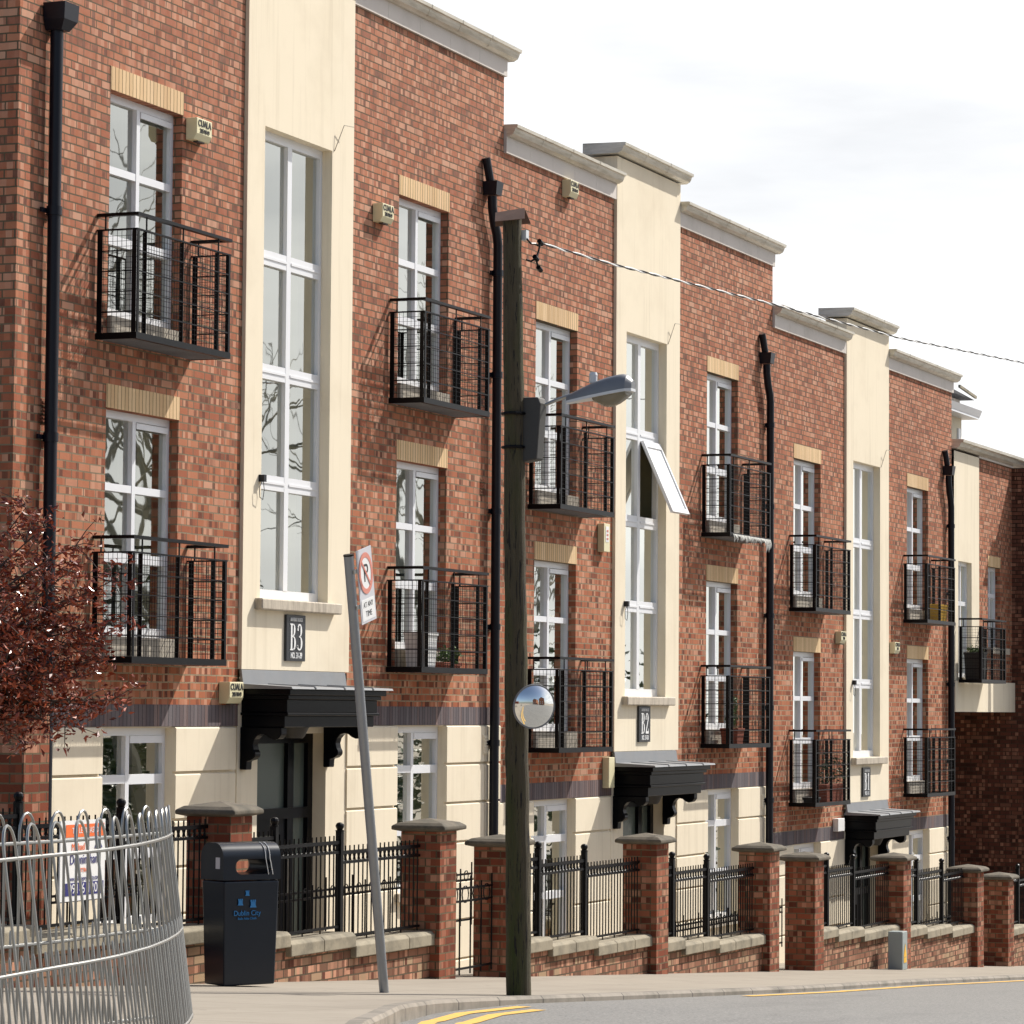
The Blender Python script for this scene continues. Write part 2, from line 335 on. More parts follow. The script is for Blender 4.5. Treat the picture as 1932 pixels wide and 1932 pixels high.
# pavement slabs of poured concrete and worn asphalt
mt, nt, b = newmat('pavement concrete'); P = wpos(nt)
c = mixc(nt, noise(nt, P, 1.1, 6, 0.65), (0.385, 0.34, 0.275), (0.29, 0.255, 0.205))
c = mixc(nt, math_(nt, 'MULTIPLY', math_(nt, 'SUBTRACT', noise(nt, P, 0.8, 5, 0.6, (0.35, 1.6, 1)), 0.53, True), 3.0, True), c, (0.24, 0.205, 0.165))
c = mixc(nt, math_(nt, 'MULTIPLY', math_(nt, 'SUBTRACT', noise(nt, P, 3.2, 6, 0.7), 0.5, True), 2.2, True), c, (0.25, 0.215, 0.17))
c = mixc(nt, math_(nt, 'MULTIPLY', noise(nt, P, 120.0, 2), 0.35), c, (0.22, 0.2, 0.17))
sp = nt.nodes.new('ShaderNodeSeparateXYZ'); nt.links.new(P, sp.inputs[0])
jx = math_(nt, 'GREATER_THAN', math_(nt, 'ABSOLUTE', math_(nt, 'SUBTRACT', math_(nt, 'FRACT', math_(nt, 'DIVIDE', sp.outputs[0], 3.1)), 0.5)), 0.4965)
c = mixc(nt, math_(nt, 'MULTIPLY', jx, 0.8), c, (0.11, 0.095, 0.075))
jy = math_(nt, 'GREATER_THAN', math_(nt, 'ABSOLUTE', math_(nt, 'SUBTRACT', math_(nt, 'FRACT', math_(nt, 'DIVIDE', math_(nt, 'ADD', sp.outputs[1], 0.65), 1.6)), 0.5)), 0.4955)
c = mixc(nt, math_(nt, 'MULTIPLY', jy, 0.55), c, (0.12, 0.10, 0.08))
gum = nt.nodes.new('ShaderNodeTexVoronoi'); gum.inputs['Scale'].default_value = 1.9; nt.links.new(P, gum.inputs['Vector'])
c = mixc(nt, math_(nt, 'MULTIPLY', math_(nt, 'LESS_THAN', gum.outputs['Distance'], 0.055), 0.6), c, (0.10, 0.09, 0.08))
b.inputs['Specular IOR Level'].default_value = 0.2
nt.links.new(c, b.inputs['Base Color']); b.inputs['Roughness'].default_value = 0.9
bump(nt, b, noise(nt, P, 90.0, 3), 0.25, 0.004); M['pave'] = mt
mt, nt, b = newmat('road asphalt'); P = wpos(nt)
c = mixc(nt, noise(nt, P, 0.6, 5, 0.6, (0.5, 2, 1)), (0.155, 0.152, 0.145), (0.20, 0.195, 0.18))
c = mixc(nt, math_(nt, 'MULTIPLY', math_(nt, 'GREATER_THAN', noise(nt, P, 42.0, 2), 0.55), 0.35), c, (0.36, 0.345, 0.31))
c = mixc(nt, math_(nt, 'MULTIPLY', math_(nt, 'GREATER_THAN', noise(nt, P, 33.0, 3), 0.60), 0.55), c, (0.06, 0.06, 0.06))
c = mixc(nt, math_(nt, 'MULTIPLY', math_(nt, 'SUBTRACT', noise(nt, P, 0.9, 5, 0.7, (0.3, 1.4, 1)), 0.54, True), 2.5, True), c, (0.10, 0.098, 0.092))
nt.links.new(c, b.inputs['Base Color']); b.inputs['Roughness'].default_value = 0.88
bump(nt, b, noise(nt, P, 140.0, 2), 0.35, 0.006); M['road'] = mt
M['kerb'] = plain('granite kerb', (0.25, 0.22, 0.18), 0.85, var=0.2, scale=8, dirt=(0.10, 0.09, 0.07), dscale=2.5, bmp=0.5, bscale=50)
nt = M['kerb'].node_tree; b = nt.nodes['Principled BSDF']; src = b.inputs['Base Color'].links[0].from_socket
sp = nt.nodes.new('ShaderNodeSeparateXYZ'); nt.links.new(wpos(nt), sp.inputs[0])
jn = math_(nt, 'GREATER_THAN', math_(nt, 'ABSOLUTE', math_(nt, 'SUBTRACT', math_(nt, 'FRACT', math_(nt, 'DIVIDE', sp.outputs[0], 0.92)), 0.5)), 0.488)
nt.links.new(mixc(nt, math_(nt, 'MULTIPLY', jn, 0.8), src, (0.04, 0.035, 0.03)), b.inputs['Base Color'])
M['yline'] = plain('yellow road paint', (0.74, 0.43, 0.07), 0.7, var=0.1, scale=9, dirt=(0.30, 0.25, 0.17), dscale=14, thr=0.60)
def leaf_mat(name, a, bcol, rough=0.35, trans=0.0):
    mt, nt, b = newmat(name)
    oi = nt.nodes.new('ShaderNodeNewGeometry')
    c = mixc(nt, oi.outputs['Random Per Island'], a, bcol)
    nt.links.new(c, b.inputs['Base Color']); b.inputs['Roughness'].default_value = rough
    return mt
M['plum'] = leaf_mat('purple plum leaf', (0.10, 0.016, 0.010), (0.40, 0.085, 0.030), 0.24)
M['green'] = leaf_mat('green leaf', (0.05, 0.10, 0.015), (0.12, 0.20, 0.03), 0.45)
M['darkgreen'] = leaf_mat('dark green leaf', (0.02, 0.045, 0.012), (0.05, 0.09, 0.02), 0.45)

# ------------------------------------------------------------------ ground, road, pavement
def g(X):
    if X > 60: return -2.585 - 0.0635 * 60
    if X > -15: return -2.585 - 0.0635 * X
    return -1.6325 + 0.10 * (1 - math.exp((X + 15) * 0.635))
KERB = [(-60, -26), (-24, -26), (-20.5, -17), (-18, -11.5), (-16, -8.9), (-14, -7.6), (-11.7, -6.6), (-9.9, -5.95), (-8.3, -5.36), (-6.9, -5.03), (-5.6, -4.97), (-4.2, -4.98), (-3, -5.0), (0, -5.0), (3, -4.95),
        (8, -4.6), (15, -4.42), (30, -4.2), (60, -4.0), (120, -4)]
def rdrop(X):      # the road lies almost flush with the pavement further down the street
    return 0.055 + 0.055 * min(1, max(0, (-5.0 - X) / 3.0))
def kerb_y(X):
    for (a, b), (c, d) in zip(KERB, KERB[1:]):
        if a <= X <= c: return b + (d - b) * (X - a) / (c - a)
    return -4.0
XS = [-60, -40, -30, -26, -24, -22, -20.5, -19, -18, -17, -16, -15] + [-14 + 0.5 * i for i in range(60)] + [17, 20, 24, 30, 40, 50, 60, 80, 120]
mb = MB()
for a, b in zip(XS, XS[1:]):
    mb.quad((a, kerb_y(a) + 0.125, g(a)), (b, kerb_y(b) + 0.125, g(b)), (b, 14, g(b)), (a, 14, g(a)))
tag(mb.build('pavement', M['pave']), kind='structure')
mb = MB()
for a, b in zip(XS, XS[1:]):
    mb.quad((a, -40, g(a) - rdrop(a)), (b, -40, g(b) - rdrop(b)), (b, kerb_y(b) + 0.05, g(b) - rdrop(b)), (a, kerb_y(a) + 0.05, g(a) - rdrop(a)))
tag(mb.build('road', M['road']), kind='structure')
mb = MB()
for a, b in zip(XS, XS[1:]):
    n = max(1, int((b - a) / 0.9)) if a > -25 and b < 40 else 1
    ya, yb = kerb_y(a), kerb_y(b)
    prof = [(0, -0.3), (0, -0.022), (0.022, 0.003), (0.125, 0.003), (0.125, -0.3)]
    va = [(a, ya + p, g(a) + q) for p, q in prof]; vb = [(b, yb + p, g(b) + q) for p, q in prof]
    mb.add(va + vb, [(i, i + 1, i + 6, i + 5) for i in range(4)])
tag(mb.build('kerb', M['kerb']), kind='structure')
def yline(name, off, x0, x1, label):
    mb = MB(); xs = [x0 + (x1 - x0) * i / 150.0 for i in range(151)]
    for a, b in zip(xs, xs[1:]):
        mb.quad((a, kerb_y(a) - off - 0.12, g(a) - rdrop(a) + 0.005), (b, kerb_y(b) - off - 0.12, g(b) - rdrop(b) + 0.005), (b, kerb_y(b) - off, g(b) - rdrop(b) + 0.005), (a, kerb_y(a) - off, g(a) - rdrop(a) + 0.005))
    return tag(mb.build(name, M['yline']), kind='structure')
yline('road_marking', 0.14, -14, -5.5, ''); yline('road_marking', 0.40, -14, -5.9, '')
yline('road_marking', 0.16, 0.0, 50, '')
mb = MB(); mb.cm = 0
GX = [-900, -200, -60, -30, -15, 0, 20, 40, 60, 120, 900]
for a, b in zip(GX, GX[1:]): mb.quad((a, -900, g(a) - 0.3), (b, -900, g(b) - 0.3), (b, 900, g(b) - 0.3), (a, 900, g(a) - 0.3))
tag(mb.build('ground', M['pave']), kind='structure')

# ------------------------------------------------------------------ apartment blocks
def grid_wall(mb, xs, zs, holes, y, jamb=None, jm=None):
    """front wall with openings; holes are (x0,x1,z0,z1); jamb = reveal depth"""
    X = sorted(set([xs[0], xs[1]] + [h[i] for h in holes for i in (0, 1) if xs[0] <= h[i] <= xs[1]]))
    Z = sorted(set([zs[0], zs[1]] + [h[i] for h in holes for i in (2, 3) if zs[0] <= h[i] <= zs[1]]))
    for a, b in zip(X, X[1:]):
        for c, d in zip(Z, Z[1:]):
            cx, cz = (a + b) / 2, (c + d) / 2
            if any(h[0] < cx < h[1] and h[2] < cz < h[3] for h in holes): continue
            mb.quad((a, y, c), (b, y, c), (b, y, d), (a, y, d))
    if jamb:
        for h in holes:
            a, b, c, d = h
            mb.quad((a, y, c), (a, y + jamb, c), (a, y + jamb, d), (a, y, d))
            mb.quad((b, y, c), (b, y + jamb, c), (b, y + jamb, d), (b, y, d))
            mb.quad((a, y, d), (b, y, d), (b, y + jamb, d), (a, y + jamb, d))
            mb.quad((a, y, c), (b, y, c), (b, y + jamb, c), (a, y + jamb, c))
MC = {}
def cached(key, fn):
    if key not in MC: MC[key] = fn()
    return MC[key]
def balcony_meshes(W_=1.9, D_=0.42, H_=0.99):
    fr = MB()   # frame: bottom channel, top rail, flat posts ; origin = left bottom at wall
    fr.box(0, W_, -D_, -D_ + 0.012, 0.0, 0.06); fr.box(0, 0.012, -D_ + 0.012, 0, 0.0, 0.06); fr.box(W_ - 0.012, W_, -D_ + 0.012, 0, 0.0, 0.06)
    fr.box(0.012, W_ - 0.012, -D_ + 0.012, -D_ + 0.045, 0.0, 0.008)
    for x in (0.0, 0.20, 0.93, 1.655, W_ - 0.012): fr.box(x, x + 0.012, -D_ + 0.0135, -D_ + 0.055, 0.061, H_)
    fr.box(0.013, 0.05, -D_ + 0.001, -D_ + 0.0125, 0.0605, H_ - 0.001); fr.box(W_ - 0.05, W_ - 0.013, -D_ + 0.001, -D_ + 0.0125, 0.0605, H_ - 0.001)
    fr.box(0, W_, -D_, -D_ + 0.03, H_, H_ + 0.014)
    for x in (0.0, W_ - 0.03): fr.box(x, x + 0.03, -D_ + 0.0305, 0, H_, H_ + 0.014)
    for x in (0.0, W_ - 0.012): fr.box(x, x + 0.012, -0.06, -0.01, 0.061, H_ - 0.0005)
    for k in range(1, 5):
        z = 0.06 + (H_ - 0.06) * k / 5.0
        fr.bar((0.013, -D_ + 0.008, z), (W_ - 0.013, -D_ + 0.008, z), 0.010); fr.bar((0.006, -D_ + 0.056, z), (0.006, -0.06, z), 0.010); fr.bar((W_ - 0.006, -D_ + 0.056, z), (W_ - 0.006, -0.06, z), 0.010)
    me = MB(); w = 0.0034
    n = 37
    for i in range(1, n): me.bar((W_ * i / n, -D_ + 0.02, 0.06), (W_ * i / n, -D_ + 0.02, H_), w)
    for i in range(1, 19): z = 0.06 + (H_ - 0.06) * i / 19.0; me.bar((0.01, -D_ + 0.024, z), (W_ - 0.01, -D_ + 0.024, z), w)
    for x in (0.018, W_ - 0.018):
        for i in range(1, 8): y = -D_ + 0.03 + (D_ - 0.05) * i / 8.0; me.bar((x, y, 0.06), (x, y, H_), w)
        for i in range(1, 19): z = 0.06 + (H_ - 0.06) * i / 19.0; me.bar((x, -D_ + 0.03, z), (x, -0.01, z), w)
    hr = MB()
    z = H_ + 0.13
    hr.box(0, W_, -D_ - 0.008, -D_ + 0.045, z, z + 0.03); hr.box(0.0, 0.05, -D_ + 0.046, -0.002, z, z + 0.03); hr.box(W_ - 0.05, W_, -D_ + 0.046, -0.002, z, z + 0.03)
    for x in (0.21, 0.935, 1.66): hr.bar((x, -D_ + 0.02, H_ + 0.0145), (x, -D_ + 0.02, z - 0.0005), 0.012)
    for x in (0.025, W_ - 0.025): hr.bar((x, -0.08, H_ + 0.0145), (x, -0.08, z - 0.0005), 0.012)
    gr = MB()
    for i in range(1, 56): x = W_ * i / 56.0; gr.box(x - 0.002, x + 0.002, -D_ + 0.052, -0.002, 0.004, 0.034)
    for i in range(1, 12): y = -D_ + 0.05 + (D_ - 0.06) * i / 12.0; gr.box(0.013, W_ - 0.013, y - 0.002, y + 0.002, 0.01, 0.03)
    return (fr.mesh('balcony_frame', M['iron']), me.mesh('mesh_panel', M['iron']), hr.mesh('handrail', M['iron']), gr.mesh('floor_grating', M['grate']))
def make_balcony(bld, x, z):
    f, me, hr, gr = cached('balcony', balcony_meshes)
    b = obj('balcony', f, bld, (x, -0.003, z))
    obj('mesh_panel', me, b); obj('handrail', hr, b); obj('floor_grating', gr, b)
    return b
def french_door_meshes(w, h, split=0.5):
    """frame in the opening plane; x 0..w, z 0..h, front at y=0"""
    f = MB(); t = 0.055; d = 0.07
    f.box(0, t, 0, d, 0, h); f.box(w - t, w, 0, d, 0, h); f.box(t, w - t, 0, d, h - 0.07, h); f.box(t, w - t, 0, d, 0, 0.09)
    cx = w * split; f.box(cx - 0.032, cx + 0.032, -0.008, d, 0.09, h - 0.07)
    for z in (h * 0.35, h * 0.66):
        hh = 0.035 if z > h * 0.5 else 0.045
        f.box(t, cx - 0.033, -0.004, d, z - hh, z + hh); f.box(cx + 0.033, w - t, -0.004, d, z - hh, z + hh)
    # opening leaf surround on the right side
    f.box(cx + 0.033, w - t, -0.018, -0.0005, h - 0.135, h - 0.08)
    gl = MB(); gl.quad((t, 0.04, 0.09), (w - t, 0.04, 0.09), (w - t, 0.04, h - 0.07), (t, 0.04, h - 0.07))
    sl = MB(); sl.box(0.002, w - 0.002, -0.135, 0.07, -0.205, -0.002)
    return f.mesh('frame', M['upvc']), gl.mesh('pane', M['glass']), sl.mesh('sill', M['sill'])
def curtain_mesh(x0, x1, z0, z1, y, key='curtain'):
    mb = MB(); n = 26; pts = [(x0 + (x1 - x0) * i / n, y + 0.025 * math.sin(i * 2.1) + 0.01 * math.sin(i * 0.9)) for i in range(n + 1)]
    for (a, ya), (b, yb) in zip(pts, pts[1:]): mb.quad((a, ya, z0), (b, yb, z0), (b, yb, z1), (a, ya, z1))
    return mb.mesh('curtain', M[key], True)
def bracket_poly():
    return [(0, -0.2), (-0.45, -0.2), (-0.45, -0.27), (-0.42, -0.31), (-0.37, -0.325), (-0.32, -0.305), (-0.28, -0.275), (-0.235, -0.265), (-0.19, -0.28), (-0.155, -0.32), (-0.14, -0.37),
            (-0.15, -0.42), (-0.17, -0.455), (-0.165, -0.49), (-0.13, -0.52), (-0.075, -0.535), (-0.07, -0.62), (0, -0.62)]
def serif_glyph(ch, mb, x, z, h, y0, y1):
    """narrow serif capitals / digits built as solid shapes in the XZ plane"""
    w = 0.46 * h; t = 0.13 * h
    def r(a, b, c, d): mb.box(x + a * w, x + b * w, y0, y1, z + c * h, z + d * h)
    def arc(cx, cz, rx, rz, t0, t1, tk0=0.8, n=14):
        for i in range(n):
            a = R(t0 + (t1 - t0) * i / n); b = R(t0 + (t1 - t0) * (i + 1) / n)
            def th(q): return max(0.06, 0.17 * abs(math.cos(q)) ** 0.8)
            ia, ib = th(a), th(b)
            P = [(cx + rx * math.cos(a), cz + rz * math.sin(a)), (cx + rx * math.cos(b), cz + rz * math.sin(b)),
                 (cx + (rx - ib * 1.7) * math.cos(b), cz + (rz - 0.055) * math.sin(b)), (cx + (rx - ia * 1.7) * math.cos(a), cz + (rz - 0.055) * math.sin(a))]
            mb.prism([(x + u * w, z + v * h) for u, v in P], 'y', y0, y1)
    if ch == 'B':
        r(0.08, 0.36, 0.0, 1.0); r(-0.05, 0.08, 0.0, 0.045); r(-0.05, 0.08, 0.955, 1.0); r(0.36, 0.55, 0.95, 1.0); r(0.36, 0.6, 0.0, 0.05); r(0.36, 0.55, 0.5, 0.55)
        arc(0.5, 0.765, 0.42, 0.235, -90, 90); arc(0.52, 0.27, 0.5, 0.27, -90, 90)
    if ch == '3':
        arc(0.42, 0.755, 0.45, 0.245, -80, 150); arc(0.4, 0.27, 0.55, 0.27, -160, 80); r(0.32, 0.55, 0.49, 0.54); r(-0.1, 0.1, 0.1, 0.2); r(0.02, 0.2, 0.74, 0.84)
    if ch == '2':
        arc(0.42, 0.735, 0.46, 0.265, -20, 165); r(0.02, 0.95, 0.0, 0.12); r(0.85, 0.95, 0.12, 0.24); r(-0.02, 0.2, 0.68, 0.8)
        mb.prism([(x + 0.02 * w, z + 0.12 * h), (x + 0.28 * w, z + 0.12 * h), (x + 0.86 * w, z + 0.66 * h), (x + 0.62 * w, z + 0.66 * h)], 'y', y0 + 0.0004, y1 - 0.0004)
    if ch == '1':
        r(0.35, 0.65, 0, 1.0); r(0.18, 0.35, 0, 0.045); r(0.65, 0.82, 0, 0.045)
        mb.prism([(x + 0.12 * w, z + 0.84 * h), (x + 0.35 * w, z + 0.84 * h), (x + 0.35 * w, z + 1.0 * h)], 'y', y0, y1)
ZT = 7.52
LWO = (-2.765, -1.33); RWO = (3.845, 5.26)
def make_block(k, label, xl=-3.86, xr=6.925, open_window=False, curtains=()):
    rnd = random.Random(40 + k)
    X0 = -0.10 + 10.785 * k; ZO = -0.91 * k
    B = thing('apartment_block', label, 'apartment building', (X0, 0, ZO), 0, 'stepped brick apartment blocks in the terrace')
    UZ = (3.56, 5.64); LZ = (0.635, 2.715)
    GFZ = (-2.02, -0.205)
    # brick wall
    mb = MB()
    lh = [(LWO[0], LWO[1], UZ[0] - 0.21, UZ[1]), (LWO[0], LWO[1], LZ[0] - 0.21, LZ[1])]; rh = [(RWO[0], RWO[1], UZ[0] - 0.21, UZ[1]), (RWO[0], RWO[1], LZ[0] - 0.21, LZ[1])]
    grid_wall(mb, (xl, 0.03), (0.015, ZT), lh, 0, 0.14); grid_wall(mb, (2.515, xr), (0.015, ZT), rh, 0, 0.14)
    mb.quad((xl, 0, -4.5), (xl, 9, -4.5), (xl, 9, ZT), (xl, 0, ZT)); mb.quad((xr, 0.0, -4.5), (xr, 9, -4.5), (xr, 9, ZT), (xr, 0.0, ZT))
    mb.quad((xl, 9, -4.5), (xr, 9, -4.5), (xr, 9, ZT), (xl, 9, ZT))
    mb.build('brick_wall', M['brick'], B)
    # slate coloured band
    for (a, b) in ((xl, -0.002), (2.547, xr)):
        mb = MB(); mb.box(a, b, -0.006, 0.1, -0.19, 0.015); mb.build('soldier_band', M['slate'], B)
    # ground floor rendered wall with grooves
    mb = MB()
    holes = [(LWO[0], LWO[1], *GFZ), (RWO[0] + 0.06, RWO[1] + 0.04, *GFZ), (0.46, 2.08, -2.75, -0.27)]
    grid_wall(mb, (xl, 0.0), (-4.5, -0.1905), holes[:1], 0.022, 0.12); grid_wall(mb, (2.58, xr), (-4.5, -0.1905), holes[1:2], 0.022, 0.12)
    grid_wall(mb, (0.0, 2.58), (-4.5, 0.36), holes[2:], 0.0, 0.2)
    zt = -0.197
    segs = [(xl, LWO[0]), (LWO[1], -0.06), (2.58, RWO[0] + 0.06), (RWO[1] + 0.04, xr - 0.5), (xr - 0.48, xr)]
    for i in range(9):
        za = zt - 0.443 * i; zb = za - 0.418
        for a, b in segs:
            prof = [(0.0215, zb), (-0.018, zb), (-0.018, za - 0.014), (0.0, za), (0.0215, za)]
            mb.prism(prof, 'x', a + 0.0005, b - 0.0005)
    mb.quad((0.0, 0.0, -4.5), (0.0, 0.022, -4.5), (0.0, 0.022, 0.36), (0.0, 0.0, 0.36)); mb.quad((2.58, 0.0, -4.5), (2.58, 0.022, -4.5), (2.58, 0.022, 0.36), (2.58, 0.0, 0.36))
    mb.build('ground_floor_wall', M['cream'], B)
    # air bricks
    for (x, z, mat_) in ((xr - 0.59 + (0.0), 2.58, 'brick'), (-3.93 if k == 0 else 99, 2.58, 'brick'), (xr - 0.49, -0.42, 'cream'), (xr - 0.6, 5.4, 'brick')):
        if x > 50: continue
        if z > 5 and k != 1: continue
        v = MB(); v.box(x - 0.075, x + 0.075, -0.028 if z < 0 else -0.006, 0.02, z - 0.11, z + 0.11)
        for q in range(6): v.box(x - 0.06, x + 0.06, -0.036 if z < 0 else -0.014, -0.006 if z > 0 else -0.0285, z - 0.095 + q * 0.034, z - 0.082 + q * 0.034)
        v.build('air_vent', M['cream' if z < 0 else 'pillarbrick'], B)
    # stair bay
    mb = MB()
    bay_h = [(0.39, 2.0, 1.08, 5.826)]
    BK = 0.31
    grid_wall(mb, (0.0, 2.545), (0.37, 8.07), bay_h, -0.04, 0.13)
    mb.quad((0, -0.04, 0.37), (0, BK, 0.37), (0, BK, 8.07), (0, -0.04, 8.07)); mb.quad((2.545, -0.04, 0.37), (2.545, BK, 0.37), (2.545, BK, 8.07), (2.545, -0.04, 8.07))
    mb.quad((0, BK, 7.3), (2.545, BK, 7.3), (2.545, BK, 8.07), (0, BK, 8.07)); mb.quad((0, -0.04, 0.37), (2.545, -0.04, 0.37), (2.545, 0.03, 0.37), (0, 0.03, 0.37))
    mb.build('stair_bay', M['cream'], B)
    def moulding(name, x0, x1, yb, zb, yback, ends=True, y0=0.0):
        c = MB(); prof = [(yback, zb + 0.02), (yb - 0.03, zb + 0.02), (yb - 0.045, zb + 0.03), (yb - 0.075, zb + 0.045), (yb - 0.095, zb + 0.08), (yb - 0.105, zb + 0.112), (yb - 0.13, zb + 0.118), (yb - 0.134, zb + 0.153), (yb - 0.115, zb + 0.157), (yback, zb + 0.166)]
        n = max(1, round((x1 - x0) / 0.92))
        for i in range(n):
            a = x0 + (x1 - x0) * i / n; b = x0 + (x1 - x0) * (i + 1) / n
            c.prism(prof, 'x', a, b - (0.005 if i < n - 1 else 0))
            if i < n - 1:
                c.prism([(u * 1.0 - (0.004 if u < yback else 0), w + 0.002) for u, w in prof], 'x', b - 0.03, b - 0.0055)
        return c.build(name, M['gutter'], B)
    moulding('bay_coping', -0.11, 2.66, -0.06, 8.07, 0.40)
    for (a, b) in ((xl + 0.005, -0.003), (2.548, xr + 0.02)):
        n = 5; fs = MB()
        for i in range(n): fs.box(a + (b - a) * i / n + (0.004 if i else 0), a + (b - a) * (i + 1) / n, -0.035, 0.03, 7.50, 7.71)
        fs.box(a + 0.002, b - 0.002, -0.028, 0.05, 7.503, 7.76)
        fs.build('fascia', M['fascia'], B)
    moulding('eaves_gutter', xl + 0.01, -0.003, -0.04, 7.68, 0.2); moulding('eaves_gutter', 2.548, xr + 0.14, -0.04, 7.68, 0.2)
    mb = MB(); mb.box(xl, xr, 0.25, 9, 7.45, 7.6); mb.build('roof', M['asphaltroof'], B)
    # interior shell
    mb = MB()
    for z in (-2.75, 0.34, 3.26, 6.2): mb.box(xl + 0.02, xr - 0.02, 0.35, 3.0, z - 0.08, z)
    mb.quad((xl, 2.9, -3), (xr, 2.9, -3), (xr, 2.9, 7.4), (xl, 2.9, 7.4))
    for x in (xl + 0.05, -0.45, 0.15, 2.35, 3.0, 5.95, xr - 0.1): mb.box(x, x + 0.06, 0.2, 2.9, -3, 7.4)
    mb.build('interior_wall', M['wall_in'], B)
    # lintels
    for (a, b) in (LWO, RWO):
        for z in (5.642, 2.717):
            mb = MB(); mb.box(a - 0.008, b + 0.008, -0.008, 0.10, z, z + 0.218); mb.build('lintel', M['yellow'], B)
    # french doors
    w = LWO[1] - LWO[0]
    for (a, b), zz in ((LWO, UZ), (LWO, LZ), (RWO, UZ), (RWO, LZ)):
        w = b - a; h = zz[1] - zz[0]
        fm, pm, sm = cached(('fd', round(w, 3)), lambda: french_door_meshes(w, h))
        d = obj('french_door', fm, B, (a, 0.10, zz[0])); obj('pane', pm, d); obj('sill', sm, d)
        cc = MB(); cc.box(b - 0.34, b - 0.06, 0.26, 0.262, zz[0] + 0.02, zz[1] - 0.02); cc.build('pale_strip', M['pale_strip'], B)
        if rnd.random() < 0.8:
            x0 = a + 0.04 if rnd.random() < 0.6 else a + w * 0.5
            key = 'curtain'
            obj('curtain', curtain_mesh(x0, x0 + w * rnd.choice((0.2, 0.3, 0.42)), zz[0] + 0.03, zz[1] - 0.03, 0.36, key), B)
        make_balcony(B, (a + b) / 2 - 0.95, zz[0] - 0.25)
    # ground floor windows
    for (a, b) in (LWO, (RWO[0] + 0.06, RWO[1] + 0.04)):
        w = b - a; h = GFZ[1] - GFZ[0]
        def gw():
            f = MB(); t = 0.055
            f.box(0, t, 0, 0.07, 0, h); f.box(w - t, w, 0, 0.07, 0, h); f.box(t, w - t, 0, 0.07, h - 0.07, h); f.box(t, w - t, 0, 0.07, 0, 0.07)
            cx = w * 0.47; f.box(cx - 0.035, cx + 0.035, -0.006, 0.07, 0.0705, h - 0.0705)
            for z in (h * 0.36, h * 0.74):
                f.box(t, cx - 0.0355, -0.003, 0.07, z - 0.04, z + 0.04); f.box(cx + 0.0355, w - t, -0.003, 0.07, z - 0.05, z + 0.04)
            f.box(cx + 0.0355, w - t, -0.015, -0.0005, h - 0.14, h - 0.072)
            p = MB(); p.quad((t, 0.04, 0.07), (w - t, 0.04, 0.07), (w - t, 0.04, h - 0.07), (t, 0.04, h - 0.07))
            return f.mesh('frame', M['upvc']), p.mesh('pane', M['glass'])
        fm, pm = cached(('gw', round(w, 3)), gw)
        wdw = obj('ground_window', fm, B, (a, 0.10, GFZ[0])); obj('pane', pm, wdw)
        cc = MB(); cc.box(b - 0.36, b - 0.06, 0.26, 0.262, GFZ[0], GFZ[1]); cc.build('pale_strip', M['pale_strip'], B)
        s = MB(); s.box(a - 0.05, b + 0.05, -0.07, 0.1, GFZ[0] - 0.09, GFZ[0] - 0.002); s.build('window_sill', M['sill'], wdw).location = (-a, -0.10, -GFZ[0])
    # tall stair window, rows of two
    x0, x1, z0, z1 = 0.39, 2.0, 1.08, 5.826
    f = MB(); t = 0.06; y = 0.075; d = 0.07; cx = 1.205
    f.box(x0, x0 + t, y, y + d, z0, z1); f.box(x1 - t, x1, y, y + d, z0, z1); f.box(x0 + t, x1 - t, y, y + d, z1 - 0.09, z1); f.box(x0 + t, x1 - t, y, y + d, z0, z0 + 0.1)
    f.box(cx - 0.05, cx + 0.05, y - 0.004, y + d, z0 + 0.1005, z1 - 0.0905)
    rows = [2.263, 3.383, 4.537]
    for z in rows:
        for a, b in ((x0 + t, cx - 0.0505), (cx + 0.0505, x1 - t)):
            f.box(a, b, y - 0.002, y + d, z - 0.075, z + 0.075); f.box(a, b, y - 0.012, y - 0.003, z - 0.012, z + 0.012)
    sw = f.build('stair_window', M['upvc'], B)
    p = MB(); yy = y + 0.04
    zz = [z0 + 0.1] + rows + [z1 - 0.09]
    for i in range(4):
        for j, (a, b) in enumerate(((x0 + t, cx - 0.05), (cx + 0.05, x1 - t))):
            if open_window and i == 2 and j == 1: continue
            p.quad((a, yy, zz[i]), (b, yy, zz[i]), (b, yy, zz[i + 1]), (a, yy, zz[i + 1]))
    p.build('pane', M['glass'], sw)
    s = MB(); s.box(0.27, 2.17, -0.13, 0.07, 0.965, 1.078); sl = s.build('sill', M['sill'], sw)
    sl.modifiers.new('bevel', 'BEVEL').width = 0.012
    cc = MB(); cc.box(x1 - 0.42, x1 - 0.08, 0.30, 0.302, z0, z1); cc.box(0.9, 1.13, 0.5, 0.502, z0, z1); cc.build('pale_strip', M['pale_strip'], B)
    if open_window:
        ow = MB(); wv = x1 - t - cx - 0.05; hv = 1.04; t2 = 0.05
        ow.box(0, wv, -0.04, 0.0, -0.09, 0); ow.box(0, wv, -0.04, 0, -hv, -hv + t2 + 0.02); ow.box(0, t2, -0.04, 0, -hv + t2 + 0.0205, -0.0905); ow.box(wv - t2, wv, -0.04, 0, -hv + t2 + 0.0205, -0.0905)
        o = ow.build('open_casement', M['upvc'], sw); o.location = (cx + 0.05, y - 0.01, rows[2] - 0.08); o.rotation_euler = (R(-24), 0, 0)
        o['label'] = 'white casement tilted wide open'
        pn = MB(); pn.box(t2, wv - t2, -0.022, -0.018, -hv + t2, -0.09); pn.build('pane', M['white'], o)
    # lead flashing and porch canopy
    cp = MB(); yf = -0.60
    cp.box(-0.06 + 0.10, 2.40 + 0.10, yf, -0.001, -0.02 + 0.0, 0.10)
